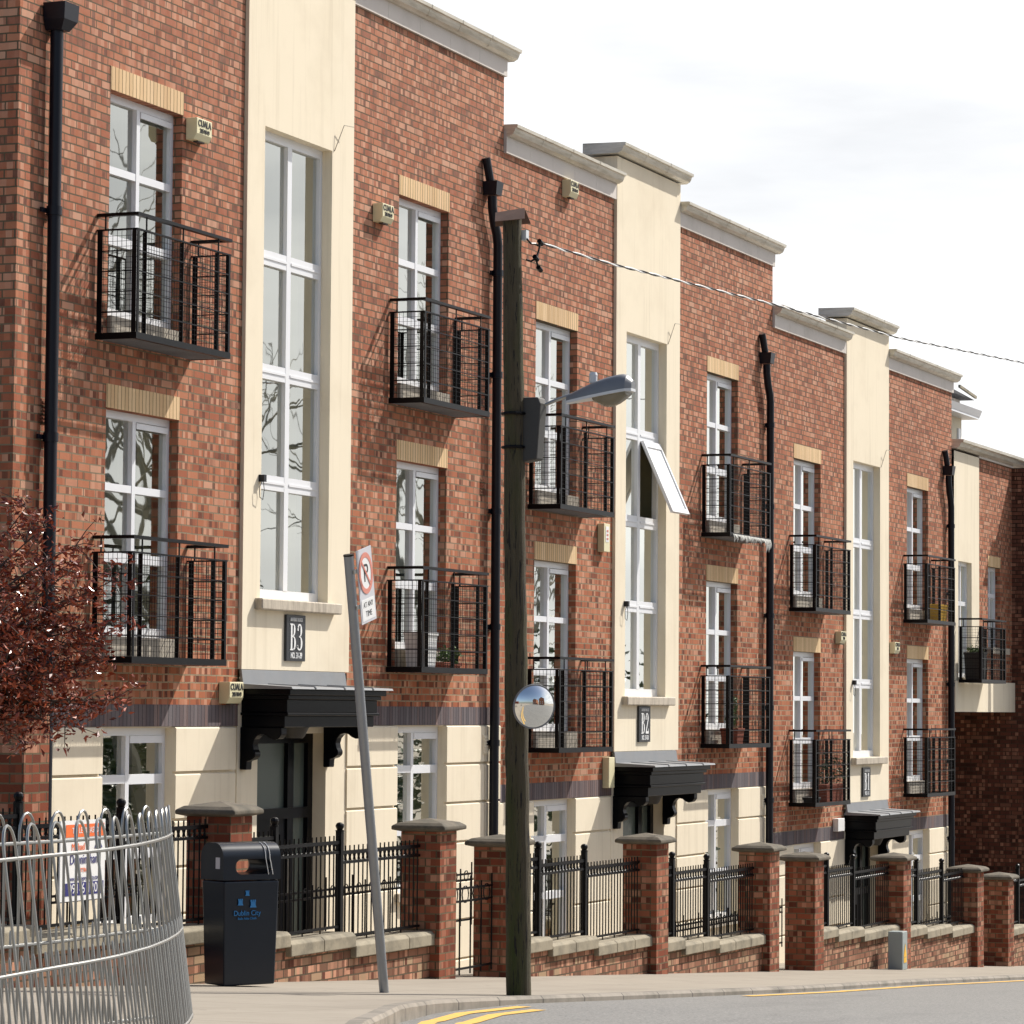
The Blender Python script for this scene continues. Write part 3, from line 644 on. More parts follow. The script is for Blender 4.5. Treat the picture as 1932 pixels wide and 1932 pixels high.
    cp = MB()
    def ring(x0_, x1_, y_, z0_, z1_): cp.box(x0_, x1_, y_, -0.001 if z0_ > -5 else 0, z0_, z1_)
    ring(0.02, 2.36, -0.56, 0.118, 0.175); ring(0.05, 2.30, -0.53, 0.075, 0.1178); ring(0.08, 2.26, -0.50, -0.055, 0.0748); ring(0.06, 2.28, -0.52, -0.085, -0.0552); ring(0.09, 2.24, -0.47, -0.20, -0.0852)
    cpo = cp.build('door_canopy', M['black'], B); cpo.modifiers.new('bevel', 'BEVEL').width = 0.006
    ld = MB(); prof = [(-0.042, 0.37), (-0.06, 0.36), (-0.085, 0.25), (-0.60, 0.215), (-0.61, 0.176), (-0.0, 0.176), (-0.0, 0.36), (-0.042, 0.36)]
    ld.prism([(-0.0405, 0.245), (-0.0405, 0.365), (-0.055, 0.362), (-0.075, 0.225), (-0.60, 0.198), (-0.612, 0.177), (-0.002, 0.177)], 'x', -0.03, 2.42)
    for xx in (0.5, 1.2, 1.9): ld.tube([(xx, -0.09, 0.222), (xx, -0.6, 0.20), (xx, -0.615, 0.18)], 0.012, 6)
    ld.build('lead_roof', M['lead'], cpo)
    for xx in (0.06, 2.01):
        br = MB(); br.prism(bracket_poly(), 'x', xx, xx + 0.13); bo = br.build('bracket', M['black'], cpo)
        bo.modifiers.new('bevel', 'BEVEL').width = 0.008
    lp = MB(); lp.lathe((0.62, -0.33, -0.31), [(0.0, 0.0), (0.08, 0.0), (0.10, 0.02), (0.14, 0.10), (0.15, 0.11), (0, 0.11)], 16); lp.build('porch_lamp', M['timber'], cpo, True)
    # entrance door
    dr = MB(); a, b, c, d_ = 0.46, 2.08, -2.75, -0.27; yb = 0.15
    def fr(x0_, x1_, z0_, z1_, y_=0.0): dr.box(x0_, x1_, yb + y_, yb + 0.08, z0_, z1_)
    fr(a, a + 0.1, c, d_); fr(b - 0.12, b, c, d_); fr(a + 0.1, b - 0.12, d_ - 0.1, d_); fr(a + 0.1, b - 0.12, -1.14, -1.03, -0.01); fr(a + 1.02, a + 1.16, c, -1.1405); fr(a + 1.02, a + 1.16, -1.0295, d_ - 0.1005)
    fr(a + 0.1, a + 0.22, c, -1.1405, 0.02); fr(a + 0.9, a + 1.0195, c, -1.1405, 0.02); fr(a + 0.2205, a + 0.8995, -1.3, -1.1405, 0.02); fr(a + 0.2205, a + 0.8995, c, c + 0.7, 0.02)
    fr(a + 0.54, a + 0.57, c + 0.7005, -1.3005, 0.03); fr(a + 0.2205, a + 0.8995, -1.55, -1.52, 0.028)
    do = dr.build('entrance_door', M['black'], B)
    pn = MB(); pn.box(a + 0.05, b - 0.06, yb + 0.045, yb + 0.055, c, d_); pn.build('pane', M['frost'], do)
    hd = MB(); hd.tube([(a + 0.95, yb - 0.05, -1.9), (a + 0.95, yb - 0.05, -1.55)], 0.014, 8); hd.build('door_handle', M['galv'], do)
    # wall lamp bracket wires
    wl = MB(); wl.box(0.33, 0.39, -0.10, -0.041, 2.24, 2.31); wl.tube([(0.33, -0.08, 2.24), (0.27, -0.08, 2.18), (0.28, -0.08, 2.08), (0.35, -0.08, 2.06), (0.38, -0.08, 2.16), (0.36, -0.08, 2.24)], 0.004, 5); wl.build('wall_lamp', M['pipe'], B)
    wr = MB(); wr.tube([(2.04, -0.045, 5.83), (2.16, -0.10, 6.12), (2.34, -0.13, 6.13)], 0.005, 5); wr.build('bell_wire', M['sill'], B)
    # downpipe at the right end, with hopper
    dp = MB(); px = xr - 0.37 if k < 9 else 0
    zb = g(X0 + px) - ZO - 0.1
    dp.tube([(px, -0.085, 5.92), (px, -0.085, 5.55)] if False else [(px - 0.20, -0.09, 5.98), (px - 0.20, -0.09, 5.86), (px - 0.13, -0.085, 5.70), (px - 0.04, -0.085, 5.56), (px, -0.085, 5.44), (px, -0.085, zb)], 0.056, 14)
    for z in (5.1, 3.9, 2.3, 0.95, -0.4, -1.8): dp.tube([(px, -0.085, z - 0.035), (px, -0.085, z + 0.035)], 0.066, 14); dp.bar((px - 0.09, -0.03, z), (px + 0.09, -0.03, z), 0.02, 0.05)
    pobj = dp.build('downpipe', M['pipe'], B, True)
    hp = MB(); hp.add([(px - 0.28, -0.17, 5.99), (px - 0.11, -0.17, 5.99), (px - 0.11, -0.01, 5.99), (px - 0.28, -0.01, 5.99), (px - 0.30, -0.19, 6.15), (px - 0.09, -0.19, 6.15), (px - 0.09, -0.01, 6.15), (px - 0.30, -0.01, 6.15)],
                       [(0, 1, 2, 3), (4, 5, 6, 7), (0, 1, 5, 4), (1, 2, 6, 5), (2, 3, 7, 6), (3, 0, 4, 7)])
    hp.tube([(px - 0.22, -0.07, 6.16), (px - 0.30, -0.05, 6.42)], 0.05, 12); hp.build('hopper', M['pipe'], pobj)
    return B
blocks = []
B3 = make_block(0, 'tall red brick apartment block marked B3, nearest and tallest of the terrace', xl=-4.42)
B2 = make_block(1, 'red brick apartment block marked B2, middle of the terrace, with one stair window open', open_window=True)
B1 = make_block(2, 'red brick apartment block marked B1, furthest of the three with cream stair towers')
# extra downpipe of the nearest block, beside its left corner
dp = MB(); px, z0_ = -3.92, g(-4.02) - 0.1
dp.tube([(px, -0.085, 6.0), (px, -0.085, z0_)], 0.058, 14)
for z in (4.35, 2.35, 0.4): dp.tube([(px, -0.085, z - 0.04), (px, -0.085, z + 0.04)], 0.069, 14); dp.bar((px - 0.14, -0.03, z), (px + 0.09, -0.03, z), 0.02, 0.04)
po = dp.build('downpipe', M['pipe'], B3, True)
hp = MB(); hp.add([(px - 0.07, -0.17, 5.95), (px + 0.07, -0.17, 5.95), (px + 0.07, -0.01, 5.95), (px - 0.07, -0.01, 5.95), (px - 0.11, -0.22, 6.04), (px + 0.13, -0.22, 6.04), (px + 0.13, -0.01, 6.04), (px - 0.11, -0.01, 6.04),
                   (px - 0.12, -0.23, 6.19), (px + 0.14, -0.23, 6.19), (px + 0.14, -0.01, 6.19), (px - 0.12, -0.01, 6.19)],
                  [(0, 1, 2, 3), (0, 1, 5, 4), (1, 2, 6, 5), (2, 3, 7, 6), (3, 0, 4, 7), (4, 5, 9, 8), (5, 6, 10, 9), (6, 7, 11, 10), (7, 4, 8, 11), (8, 9, 10, 11)])
hp.build('hopper', M['pipe'], po)

# end block beyond B1: cream bay, brick wing, overhang with shaded undercroft, wing that comes forward
E0 = thing('apartment_block', 'low end block past B1 with a cream overhang above a dark shaded recess', 'apartment building', (28.45, 0, -4.3), 0, 'stepped brick apartment blocks in the terrace')
def el(b_, n_, m_, p_=None):
    o = b_.build(n_, m_, p_ or E0); return o
def sh(mb): mb.v = [(x - 28.45, y, z + 4.3) for x, y, z in mb.v]; return mb
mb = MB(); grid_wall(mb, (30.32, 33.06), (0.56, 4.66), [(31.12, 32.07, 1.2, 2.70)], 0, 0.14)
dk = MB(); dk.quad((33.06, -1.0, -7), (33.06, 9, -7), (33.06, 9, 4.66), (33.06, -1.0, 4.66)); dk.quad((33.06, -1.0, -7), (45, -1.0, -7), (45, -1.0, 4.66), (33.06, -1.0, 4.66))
dk.quad((28.42, 2.6, -7), (45, 2.6, -7), (45, 2.6, 0.0), (28.42, 2.6, 0.0)); el(sh(dk), 'brick_wing', M['shadebrick'])
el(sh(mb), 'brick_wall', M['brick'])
mb = MB(); grid_wall(mb, (28.45, 30.32), (0.56, 4.66), [(28.75, 29.75, 0.62, 2.70)], -0.03, 0.14); mb.box(28.42, 33.05, -0.06, 2.55, 0.0, 0.555)
el(sh(mb), 'rendered_wall', M['cream'])
mb = MB(); mb.box(30.33, 33.05, -0.035, 0.03, 4.66, 4.80); el(sh(mb), 'fascia', M['fascia'])
mb = MB(); prof = [(0.2, 4.70), (-0.07, 4.70), (-0.12, 4.74), (-0.145, 4.80), (-0.19, 4.81), (-0.195, 4.86), (0.2, 4.875)]
for i in range(7): mb.prism(prof, 'x', 28.5 + i * 0.78, 28.5 + (i + 1) * 0.78 - 0.006)
mb.prism([(u - 1.0, w) for u, w in prof], 'x', 33.0, 45.0)
el(sh(mb), 'eaves_gutter', M['gutter'])
mb = MB(); mb.box(28.5, 45, 0.2, 9, 4.6, 4.7); el(sh(mb), 'roof', M['asphaltroof'])
mb = MB(); mb.quad((28.5, 2.2, 0.6), (33, 2.2, 0.6), (33, 2.2, 4.6), (28.5, 2.2, 4.6)); el(sh(mb), 'interior_wall', M['wall_in'])
mb = MB(); mb.box(31.11, 32.08, -0.008, 0.1, 2.702, 2.90); el(sh(mb), 'lintel', M['yellow'])
for nm, (a, b, c, d), yy in (('window', (31.12, 32.07, 1.2, 2.70), 0.09), ('french_door', (28.75, 29.75, 0.62, 2.70), 0.06)):
    mb = MB(); mb.box(a, a + .06, yy, yy + .06, c, d); mb.box(b - .06, b, yy, yy + .06, c, d); mb.box(a + .06, b - .06, yy, yy + .06, d - .07, d); mb.box(a + .06, b - .06, yy, yy + .06, c, c + .08)
    mb.box(a + .06, b - .06, yy - .003, yy + .06, c + (d - c) * .62, c + (d - c) * .62 + .08); mb.box((a + b) / 2 - .03, (a + b) / 2 + .03, yy - .006, yy + .06, c + .0805, d - .0705)
    wo_ = el(sh(mb), nm, M['upvc'])
    mb = MB(); mb.quad((a, yy + .04, c), (b, yy + .04, c), (b, yy + .04, d), (a, yy + .04, d)); el(sh(mb), 'pane', M['glass'], wo_)
mb = MB(); mb.box(31.05, 32.48, -0.10, 0.05, 1.08, 1.195); el(sh(mb), 'sill', M['sill'])
f_, me_, hr_, gr_ = cached('balcony', balcony_meshes)
bo = obj('balcony', f_, E0, (28.62 - 28.45, -0.07, 0.52 + 4.3)); bo.scale = (0.98, 1.0, 1.0)
obj('mesh_panel', me_, bo); obj('handrail', hr_, bo); obj('floor_grating', gr_, bo)
mb = MB(); mb.tube([(33.0, -0.92, 3.0), (33.0, -1.12, 2.9), (33.0, -1.12, 2.4), (33.0, -1.12, 1.5)], 0.055, 10); el(sh(mb), 'downpipe', M['pipe'])
# brick bin store in the shaded recess
t = thing('bin_store', 'small brick bin store with a stone cap in the dark recess of the end block', 'bin store', (28.6, 0.9, g(29)))
mb = MB(); mb.box(0, 0.25, 0, 0.5, 0, 2.2); mb.box(1.35, 1.65, 0, 0.5, 0, 2.2); mb.box(0.2505, 1.3495, 0.45, 0.5, 0, 2.2); mb.box(0.2505, 1.3495, 0.0, 0.1, 0, 0.55); mb.build('brick_side', M['pillarbrick'], t)
mb = MB(); mb.box(-0.06, 1.8, -0.06, 0.56, 2.201, 2.29); mb.build('stone_cap', M['coping'], t)

# house whose roof shows over the end block
t = thing('house', 'distant house corner with deep white eaves and a mossy roof edge above the end block', 'house', (45.18, 4.0, g(45)))
gz = g(45); mb = MB(); mb.box(-8, 0, 0.0, 5, 0, 6.72 - gz); mb.build('rendered_wall', M['cream'], t)
zz_ = 6.72 - gz
mb = MB(); mb.box(-8.3, 0.35, -0.33, 5.3, zz_ + 0.001, zz_ + 0.05); mb.prism([(-0.34, zz_ + 0.051), (-0.40, zz_ + 0.20), (-0.28, zz_ + 0.20), (-0.28, zz_ + 0.051)], 'x', -8.3, 0.36); mb.prism([(0.36, zz_ + 0.051), (0.42, zz_ + 0.20), (0.28, zz_ + 0.20), (0.28, zz_ + 0.051)], 'y', -0.34, 5.3)
mb.build('eaves', M['upvc'], t)
mb = MB(); mb.box(-8.1, -0.15, 0.0, 4.8, zz_ + 0.051, zz_ + 0.42); mb.build('rendered_wall', M['fascia'], t)
mb = MB(); mb.prism([(0.12, zz_ + 0.43), (-4.0, zz_ + 0.60), (-8.2, zz_ + 0.43)], 'y', -0.28, 5.2); mb.build('roof', M['asphaltroof'], t)
mb = MB(); mb.bar((0.16, -0.3, zz_ + 0.50), (-1.4, -0.3, zz_ + 0.62), 0.05, 0.06); mb.build('roof_edge', M['coping'], t)
mb = MB(); mb.box(-0.42, -0.22, -0.04, 0.02, zz_ - 0.85, zz_ - 0.25); mb.build('window', M['upvc'], t)

# tall brick pier standing forward at the left end of B3
t = thing('brick_pier', 'tall red brick pier at the left end of block B3 behind the purple tree', 'pier', (-7.2, -1.7, g(-7)))
mb = MB(); mb.box(-0.0, 0.385, 0, 0.85, -0.2, 0.12 - g(-7)); mb.build('brick_shaft', M['pillarbrick'], t)
mb = MB(); mb.prism([(-0.04, 0.121), (0.425, 0.121), (0.425, 0.17), (-0.04, 0.17)], 'y', -0.04, 0.9); mb.v = [(x, y, z - g(-7)) for x, y, z in mb.v]; mb.build('stone_cap', M['coping'], t)

# ------------------------------------------------------------------ plaques and alarm boxes on the wall
def plaque(X, Zc, num, nos, label):
    t = thing('name_plaque', label, 'sign', (X, -0.042, Zc), 0, 'black block number plaques over the porches')
    mb = MB(); mb.box(-0.225, 0.225, -0.028, 0, -0.235, 0.235); obj('plate', mb.mesh('plate', M['plaque']), t, bevel=0.006)
    gm = MB(); serif_glyph('B', gm, -0.145, -0.125, 0.27, -0.034, -0.0285); serif_glyph(num, gm, 0.02, -0.125, 0.27, -0.034, -0.0285); gm.build('lettering', M['white'], t)
    lettering('lettering', 'AMYBERT BLOCK' if False else 'ANTIENT BLOCK', 0.052, M['white'], t, 0, -0.031, 0.185, 0.72)
    lettering('lettering', nos, 0.085, M['white'], t, 0, -0.031, -0.18, 0.72, 0.001)
plaque(1.08, 0.70, '3', 'NO. 31-39', 'black plaque reading B3 under the stair window of the nearest block')
plaque(11.78, -0.19, '2', 'NO. 24-30', 'black plaque reading B2 under the stair window of the middle block')
plaque(22.57, -1.14, '1', 'NO. 1-15', 'black plaque reading B1 under the stair window of the third block')
def alarm(x0, x1, z0, z1, d, kind, label, num='2859849'):
    t = thing('alarm_box', label, 'alarm box', ((x0 + x1) / 2, -0.003, z0), 0, 'alarm boxes fixed along the terrace wall')
    w = (x1 - x0) / 2; h = z1 - z0
    mb = MB()
    if kind == 'cuala': mb.prism([(0, 0), (-d * 0.75, 0), (-d, h * 0.28), (-d, h), (0, h)], 'x', -w, w)
    else: mb.box(-w, w, -d, 0, 0, h)
    obj('casing', mb.mesh('casing', M['boxcream' if kind != 'white' else 'white']), t, bevel=0.006)
    if kind == 'cuala':
        lettering('lettering', 'CUALA', 0.088, M['ink'], t, 0, -d - 0.002, h * 0.76, 0.95, 0.0015); lettering('lettering', num, 0.062, M['ink'], t, 0, -d - 0.002, h * 0.42, 0.95)
        mb = MB(); mb.box(-w * 0.45, w * 0.45, -d * 0.72, -d * 0.3, -0.012, -0.001); mb.build('sounder', M['ink'], t)
    if kind == 'tall':
        mb = MB(); mb.box(-0.055, 0.06, -d - 0.004, -d - 0.0005, h * 0.35, h * 0.9); mb.build('label_plate', M['white'], t)
        mb = MB()
        for q in range(3): mb.prism([(-0.035, h * 0.45 + q * 0.05), (0.03, h * 0.42 + q * 0.05), (0.035, h * 0.50 + q * 0.05), (-0.02, h * 0.5 + q * 0.05)], 'y', -d - 0.008, -d - 0.0045)
        mb.build('emblem', M['red'], t)
alarm(-1.37, -1.05, 5.42, 5.63, 0.12, 'cuala', 'cream CUALA alarm box high right of the top left balcony door')
alarm(3.03, 3.33, 5.24, 5.44, 0.12, 'cuala', 'cream CUALA alarm box left of the top right door of block B3')
alarm(8.77, 9.05, 6.35, 6.56, 0.12, 'cuala', 'cream CUALA alarm box just under the eaves of block B2')
alarm(-0.52, -0.22, 0.03, 0.24, 0.12, 'cuala', 'cream CUALA alarm box beside the porch canopy of block B3')
alarm(10.12, 10.34, 2.0, 2.36, 0.09, 'tall', 'tall cream alarm box with a red emblem between the two left balconies of block B2')
alarm(10.35, 10.56, -1.0, -0.61, 0.09, 'plain', 'plain tall cream box beside the porch canopy of block B2')
alarm(20.96, 21.25, 1.06, 1.25, 0.10, 'cuala', 'cream alarm box left of the stair tower of block B1', '2850')
alarm(24.18, 24.50, 0.96, 1.15, 0.10, 'cuala', 'cream alarm box right of the stair tower of block B1', '2850')
alarm(20.84, 21.20, -1.88, -1.68, 0.09, 'white', 'white blank box beside the porch canopy of block B1')

# ------------------------------------------------------------------ street boundary: pillars, low walls, railings
BY = -2.28
PIL = [(-4.81, -0.91), (0.35 - 1.0, 0), ]
def bx(x3): return 1.0601 * x3 + 1.784
PILL = [(bx(-6.22), -0.86), (bx(-2.01), -1.11), (bx(-0.28), -1.31), (bx(3.90), -1.43), (bx(7.93), -1.665), (bx(9.79), -1.845), (bx(13.95), -2.01), (bx(18.08), -2.335), (bx(20.01), -2.53)]
pnames = ['beside the dark blue litter bin', 'left of the narrow gate, third from the bin side by the sign post', 'half hidden behind the timber pole', 'first to the right of the timber pole',
          'second to the right of the timber pole, left of the gap', 'third to the right of the timber pole, right of the gap', 'just right of the small grey cabinet', 'fourth from the right edge of the photo, left of the last gap', 'last one at the right edge of the photo']
pnames = ['behind the dark blue litter bin', 'between the sign post and the timber pole', 'half hidden behind the timber pole', 'first to the right of the timber pole', 'second to the right of the timber pole',
          'third to the right of the timber pole', 'just right of the small grey cabinet', 'second from the right edge of the photo', 'nearest the right edge of the photo']
def pillar(x, zt, label):
    PW = 0.405; zt *= 1.06; gz = g(x + 0.2)
    t = thing('brick_pillar', label, 'pillar', (x + PW / 2, BY + PW / 2, gz), 0, 'brick gate pillars along the pavement')
    h = PW / 2; zt -= gz
    mb = MB(); mb.box(-h, h, -h, h, -0.3, zt); mb.build('brick_shaft', M['pillarbrick'], t)
    c = h + 0.075; mb = MB()
    v = [(-h, -h, zt + 0.001), (h, -h, zt + 0.001), (h, h, zt + 0.001), (-h, h, zt + 0.001), (-c, -c, zt + 0.02), (c, -c, zt + 0.02), (c, c, zt + 0.02), (-c, c, zt + 0.02), (-c, -c, zt + 0.055), (c, -c, zt + 0.055), (c, c, zt + 0.055), (-c, c, zt + 0.055)]
    e = c - 0.05; v += [(-e, -e, zt + 0.085), (e, -e, zt + 0.085), (e, e, zt + 0.085), (-e, e, zt + 0.085), (0, 0, zt + 0.125)]
    f = [(0, 1, 2, 3)]
    for q in (0, 4, 8):
        for i in range(4): j = (i + 1) % 4; f.append((q + i, q + j, q + 4 + j, q + 4 + i))
    for i in range(4): f.append((12 + i, 12 + (i + 1) % 4, 16))
    mb.add(v, f); obj('stone_cap', mb.mesh('stone_cap', M['cap']), t, bevel=0.01)
for (x, z), nm in zip(PILL, pnames): pillar(x, z, 'square red brick pillar with a pointed stone cap, ' + nm)
PR = [x + 0.405 for x, z in PILL]
# sections: (x start, x end, break xs, coping tops)
SEC = [(-11.0, PILL[0][0], [-9.4, -7.9, -6.3], [-1.45, -1.53, -1.61, -1.69], 'left of the bin pillar, behind the curved silver fence'),
       (PR[0], PILL[1][0], [bx(-5.0), bx(-3.72)], [-1.82, -1.90, -1.99], 'between the litter bin and the gate left of the timber pole'),
       (PR[2], PILL[3][0], [bx(0.95), bx(2.25)], [-2.22, -2.29, -2.37], 'just right of the timber pole'),
       (PR[3], PILL[4][0], [bx(5.0), bx(6.2)], [-2.47, -2.54, -2.60], 'between the first two pillars right of the timber pole'),
       (PR[5], PILL[6][0], [bx(11.0), bx(12.2)], [-2.70, -2.77, -2.84], 'ending at the small grey cabinet'),
       (PR[6], PILL[7][0], [bx(15.4), bx(16.8)], [-2.93, -3.00, -3.07], 'right of the small grey cabinet'),
       (PR[8], 26.5, [24.6], [-3.27, -3.36], 'at the right edge of the photo')]
for i, (a, b, br, tops, where) in enumerate(SEC):
    xs = [a] + br + [b]; gz = g((a + b) / 2)
    t = thing('low_wall', 'low brick wall ' + where, 'wall', ((a + b) / 2, BY + 0.2, gz), 0, 'low brick walls under the railings')
    ox, oy = (a + b) / 2, BY + 0.2
    wb = MB(); cpn = MB()
    for (p, q), zt in zip(zip(xs, xs[1:]), tops):
        zt = zt * 1.06 - gz; p -= ox; q -= ox
        wb.box(p + 0.001, q - 0.0005, -0.10, 0.14, -0.5, zt - 0.135)
        n = max(1, round((q - p) / 0.62)); 
        for s_ in range(n):
            u0 = p + (q - p) * s_ / n + 0.003; u1 = p + (q - p) * (s_ + 1) / n - 0.003
            cpn.prism([(-0.155, zt - 0.134), (0.195, zt - 0.134), (0.195, zt - 0.03), (0.16, zt), (-0.12, zt), (-0.155, zt - 0.03)], 'x', u0, u1)
    wb.build('brick_base', M['lowbrick'], t); obj('coping', cpn.mesh('coping', M['coping']), t, bevel=0.008)
    # railing
    rt = thing('iron_railing', 'black iron railing ' + where, 'railing', (ox, oy, gz), 0, 'black iron railings on the low walls')
    rl = MB(); py = 0.02
    for j, ((p, q), zt) in enumerate(zip(zip(xs, xs[1:]), tops)):
        zt = zt * 1.06 - gz; p -= ox; q -= ox
        pm = MB(); n = max(3, round((q - p) / 0.098))
        z1, z2, zb_, tip = zt + 0.80, zt + 0.71, zt + 0.045, zt + 0.862
        for s_ in range(n + 1):
            x = p + 0.03 + (q - p - 0.06) * s_ / n
            pm.tube([(x, py, zb_ - (0.07 if s_ % 4 == 2 else 0)), (x, py, tip)], 0.0075, 5)
            if s_ < n:
                xc = x + (q - p - 0.06) / n / 2; rx, rz = (q - p - 0.06) / n / 2 - 0.012, 0.036
                pts = [(xc + rx * math.cos(R(k * 45)), py, (z1 + z2) / 2 + rz * math.sin(R(k * 45))) for k in range(9)]
                pm.tube(pts, 0.006, 4, False)
        pm.build('bar_panel', M['iron'], rt)
        for z, w in ((z1, 0.03), (z2, 0.022), (zb_, 0.022)):
            r_ = MB(); r_.box(p + 0.002, q - 0.002, py - 0.016, py + 0.016, z - w / 2, z + w / 2); r_.build('rail', M['iron'], rt)
        if j < len(tops) - 1:
            ps = MB(); x = q; ps.box(x - 0.028, x + 0.028, py - 0.028, py + 0.028, zt - 0.1, zt + 0.90)
            ps.lathe((x, py, zt + 0.90), [(0.0, -0.01), (0.040, -0.002), (0.040, 0.008), (0.026, 0.012), (0.034, 0.03), (0.040, 0.045), (0.034, 0.064), (0.02, 0.076), (0.0, 0.08)], 10)
            ps.build('post', M['iron'], rt)
# narrow gate with scrollwork between the second and third pillar, and inner landing railings
def scroll_rail(name, label, x0, x1, y, zbase, h, group=None, cat='gate'):
    t = thing(name, label, cat, ((x0 + x1) / 2, y, zbase), 0, group); w = (x1 - x0) / 2
    mb = MB()
    for z in (0.08, h * 0.80, h - 0.06): mb.box(-w, w, -0.012, 0.012, z - 0.01, z + 0.01)
    mb.build('rail', M['iron'], t)
    mb = MB(); n = max(2, round(2 * w / 0.30))
    for i in range(n + 1):
        x = -w + 2 * w * i / n; mb.tube([(x, 0, 0.02), (x, 0, h + (0.06 if i % 2 else 0.0))], 0.009, 5)
        if i < n:
            xc = x + w / n; r = min(w / n * 0.8, h * 0.09)
            mb.tube([(xc + r * math.cos(R(k * 36)), 0, h * 0.87 + r * math.sin(R(k * 36))) for k in range(11)], 0.006, 4, False)
    mb.build('bar_panel', M['iron'], t)
scroll_rail('garden_gate', 'narrow black scrollwork gate between brick pillars left of the timber pole', PR[1] + 0.02, PILL[2][0] - 0.02, BY + 0.2, g(0.6), 0.92)
gl_ = 'scrollwork railings inside the front gardens'
scroll_rail('garden_railing', 'low black scrollwork railing at the doorway of block B3, seen through the front railing', -2.0, 3.2, -1.15, g(0) + 0.28, 0.62, gl_, 'railing')
scroll_rail('garden_railing', 'low black scrollwork railing at the doorway of block B2, seen through the front railing', 9.3, 14.4, -1.15, g(12) + 0.1, 0.62, gl_, 'railing')
scroll_rail('garden_railing', 'low black scrollwork railing at the doorway of block B1, seen through the front railing', 20.2, 25.0, -1.15, g(22) + 0.1, 0.62, gl_, 'railing')
scroll_rail('garden_railing', 'low black railing under the ground floor window behind the silver fence', -9.6, -4.6, -1.3, g(-7) + 0.12, 0.55, gl_, 'railing')

# ------------------------------------------------------------------ telegraph pole, lamp, mirror, cable
PX, PY = -4.68, -4.80; PZ = g(PX)
def polept(z):  # centre line of the leaning pole
    k = (z - PZ) / (4.0 - PZ); return Vector((PX - 0.275 * k, PY, z))
t = thing('utility_pole', 'mossy dark timber telegraph pole with a rusty tin cap, leaning slightly at the kerb', 'pole', (PX, PY, PZ))
def lo(p): return (p[0] - PX, p[1] - PY, p[2] - PZ)
mb = MB(); rnd = random.Random(3); path = []; rr = []
for i in range(41):
    z = PZ - 0.2 + (3.93 - PZ + 0.2) * i / 40.0; p = polept(z) + Vector((rnd.uniform(-.004, .004), rnd.uniform(-.004, .004), 0)); path.append(lo(p)); rr.append(0.103 - 0.028 * i / 40.0 + rnd.uniform(-0.002, 0.002))
mb.tube(path, rr, 20); mb.build('shaft', M['pole'], t, True)
mb = MB(); c = polept(3.93); c0 = lo(c)
ex = Vector((0.36, -0.93, 0)).normalized(); ey = Vector((0.93, 0.36, 0)).normalized()      # ridge direction, slope direction
def cp(a, b, z): q = Vector(c0) + ex * a + ey * b; return (q.x, q.y, c0[2] + z)
mb.add([cp(-.135, -.13, -0.045), cp(.10, -.13, -0.02), cp(.10, 0, .085), cp(-.135, 0, .045), cp(-.135, .13, -0.045), cp(.15, .13, -0.02)], [(0, 1, 2, 3), (3, 2, 5, 4)])
o = mb.build('tin_cap', M['rust'], t); o.modifiers.new('solid', 'SOLIDIFY').thickness = 0.006
mb = MB()
for z in (2.09, 2.36): 
    c = polept(z); mb.tube([lo(c + Vector((0.093 * math.cos(R(a)), 0.093 * math.sin(R(a)), 0))) for a in range(0, 361, 30)], 0.013, 6, False)
mb.build('strap', M['iron'], t)
mb = MB(); c = polept(3.78)
mb.box(*[v for v in (c.x - PX + 0.05, c.x - PX + 0.11, c.y - PY - 0.10, c.y - PY - 0.05, c.z - PZ - 0.02, c.z - PZ + 0.06)]); mb.build('insulator', M['cell'], t)
mb = MB()
for a, b in (((0.06, -0.1, 3.77), (0.16, -0.14, 3.74)), ((0.16, -0.14, 3.74), (0.24, -0.15, 3.76)), ((0.24, -0.15, 3.76), (0.14, -0.15, 3.62)), ((0.14, -0.15, 3.62), (0.06, -0.1, 3.60)), ((0.14, -0.15, 3.62), (0.20, -0.16, 3.54))):
    mb.tube([lo(Vector(a) + Vector((c.x, c.y, 0))), lo((Vector(a) + Vector(b)) / 2 + Vector((c.x, c.y, -0.02))), lo(Vector(b) + Vector((c.x, c.y, 0)))], 0.009, 5)
for q in ((0.24, -0.15, 3.76), (0.14, -0.15, 3.62), (0.20, -0.16, 3.54)):
    p = Vector(q) + Vector((c.x, c.y, 0)); mb.tube([lo(p + Vector((-0.03, 0, 0.01))), lo(p + Vector((0.03, 0, -0.01)))], 0.02, 8)
mb.build('cable_clamp', M['iron'], t)
